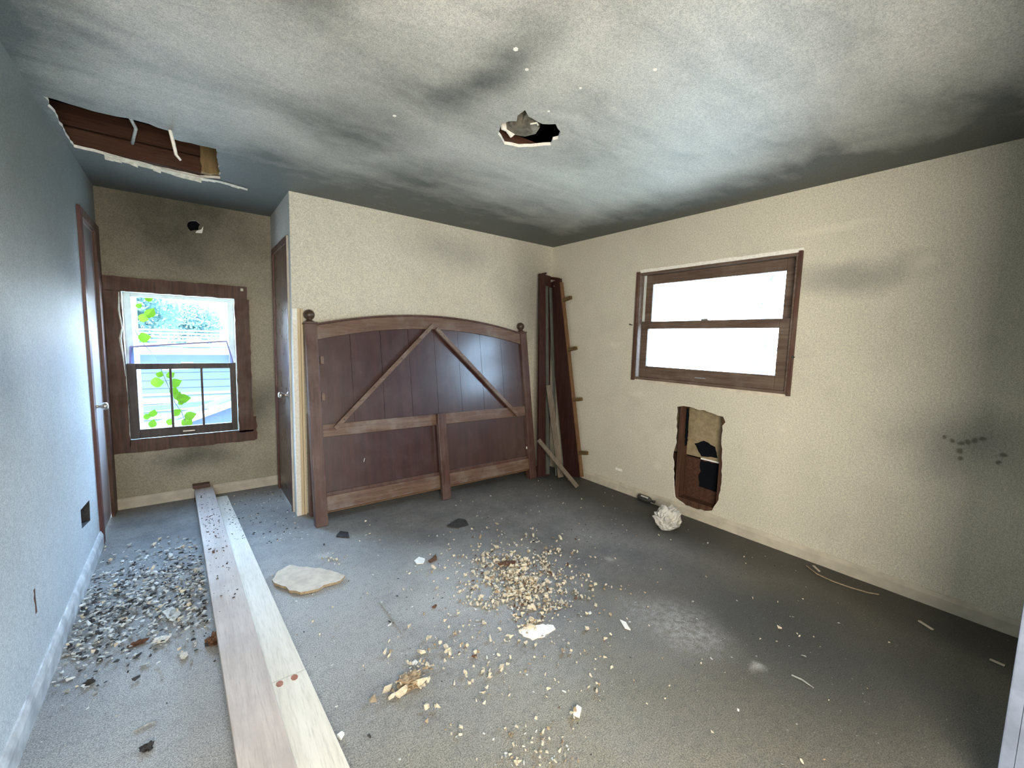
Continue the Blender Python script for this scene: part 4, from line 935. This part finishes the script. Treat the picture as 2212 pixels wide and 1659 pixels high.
tree((8.0, 1.9, GZ), 5.5, (1.3, 1.4, 1.9), 420, .07, M['tree2'], 'pale leaning tree outside the right window, right in its view', 5)
# vine with big leaves against the alcove window
vn = empty('vine', (-.2, YA+.35, GZ)); tag(vn, 'bright green leafy vine hanging outside the alcove window', 'vine')
yv = YA+.32
stem = [at(u, v, (0, yv, 0), Y) for u, v in ((286, 700), (296, 722), (312, 745), (328, 762), (342, 783), (355, 815), (366, 840), (378, 870), (392, 890), (402, 915), (398, 945))]
top_ = [at(u, v, (0, yv, 0), Y) for u, v in ((270, 600), (278, 650), (284, 690))]
MB().tube([Vector((.35, 0, 0)), Vector((.28, 0, .5)), Vector((.2, -.02, .95))]+[p-Vector((-.2, YA+.35, GZ)) for p in (top_+stem)[::-1]], .0035, 6).build('stem', M['bark'], vn)
def leafmesh(seed):
    rr = random.Random(seed); L = [(0, -.5), (.22, -.42), (.42, -.15), (.40, .12), (.2, .36), (0, .58), (-.2, .36), (-.4, .12), (-.42, -.15), (-.22, -.42)]
    vs = [(0, 0, .03)]+[(x, y, -.05*abs(x)*2) for x, y in L]+[(0, 0, .027)]+[(x, y, -.05*abs(x)*2-.003) for x, y in L]; n = len(L)
    fs = [(0, 1+i, 1+(i+1) % n) for i in range(n)]+[(n+1, n+2+(i+1) % n, n+2+i) for i in range(n)]+[(1+i, n+2+i, n+2+(i+1) % n, 1+(i+1) % n) for i in range(n)]
    me = bpy.data.meshes.new('leaf'); me.from_pydata(vs, [], fs); me.materials.append(M['leaf']); return me
lm = leafmesh(1)
for i, (u, v, s, a) in enumerate(((309, 687, .085, 1.9), (324, 676, .09, .5), (312, 729, .10, 1.4), (345, 809, .06, .4), (368, 810, .07, 1.0), (339, 826, .105, 1.5), (379, 827, .095, 1.2), (376, 845, .075, .2), (384, 855, .075, .4), (396, 861, .10, 1.5), (391, 870, .05, 1), (382, 891, .075, 1.0), (411, 898, .09, 1.3), (404, 912, .10, .7), (368, 912, .07, 2.0), (331, 893, .07, .2), (318, 900, .06, 1.5), (330, 915, .07, .3), (322, 645, .06, 1.2), (300, 660, .05, .6), (335, 640, .05, 2))):
    p = at(u, v, (0, yv-R.uniform(0, .04), 0), Y)-Vector((-.2, YA+.35, GZ))
    o = bpy.data.objects.new('leaf', lm); o.location = p; o.scale = (s, s, s)
    o.rotation_euler = (math.pi/2+R.uniform(-.5, .5), a, R.uniform(-.4, .4)); link(o, vn)
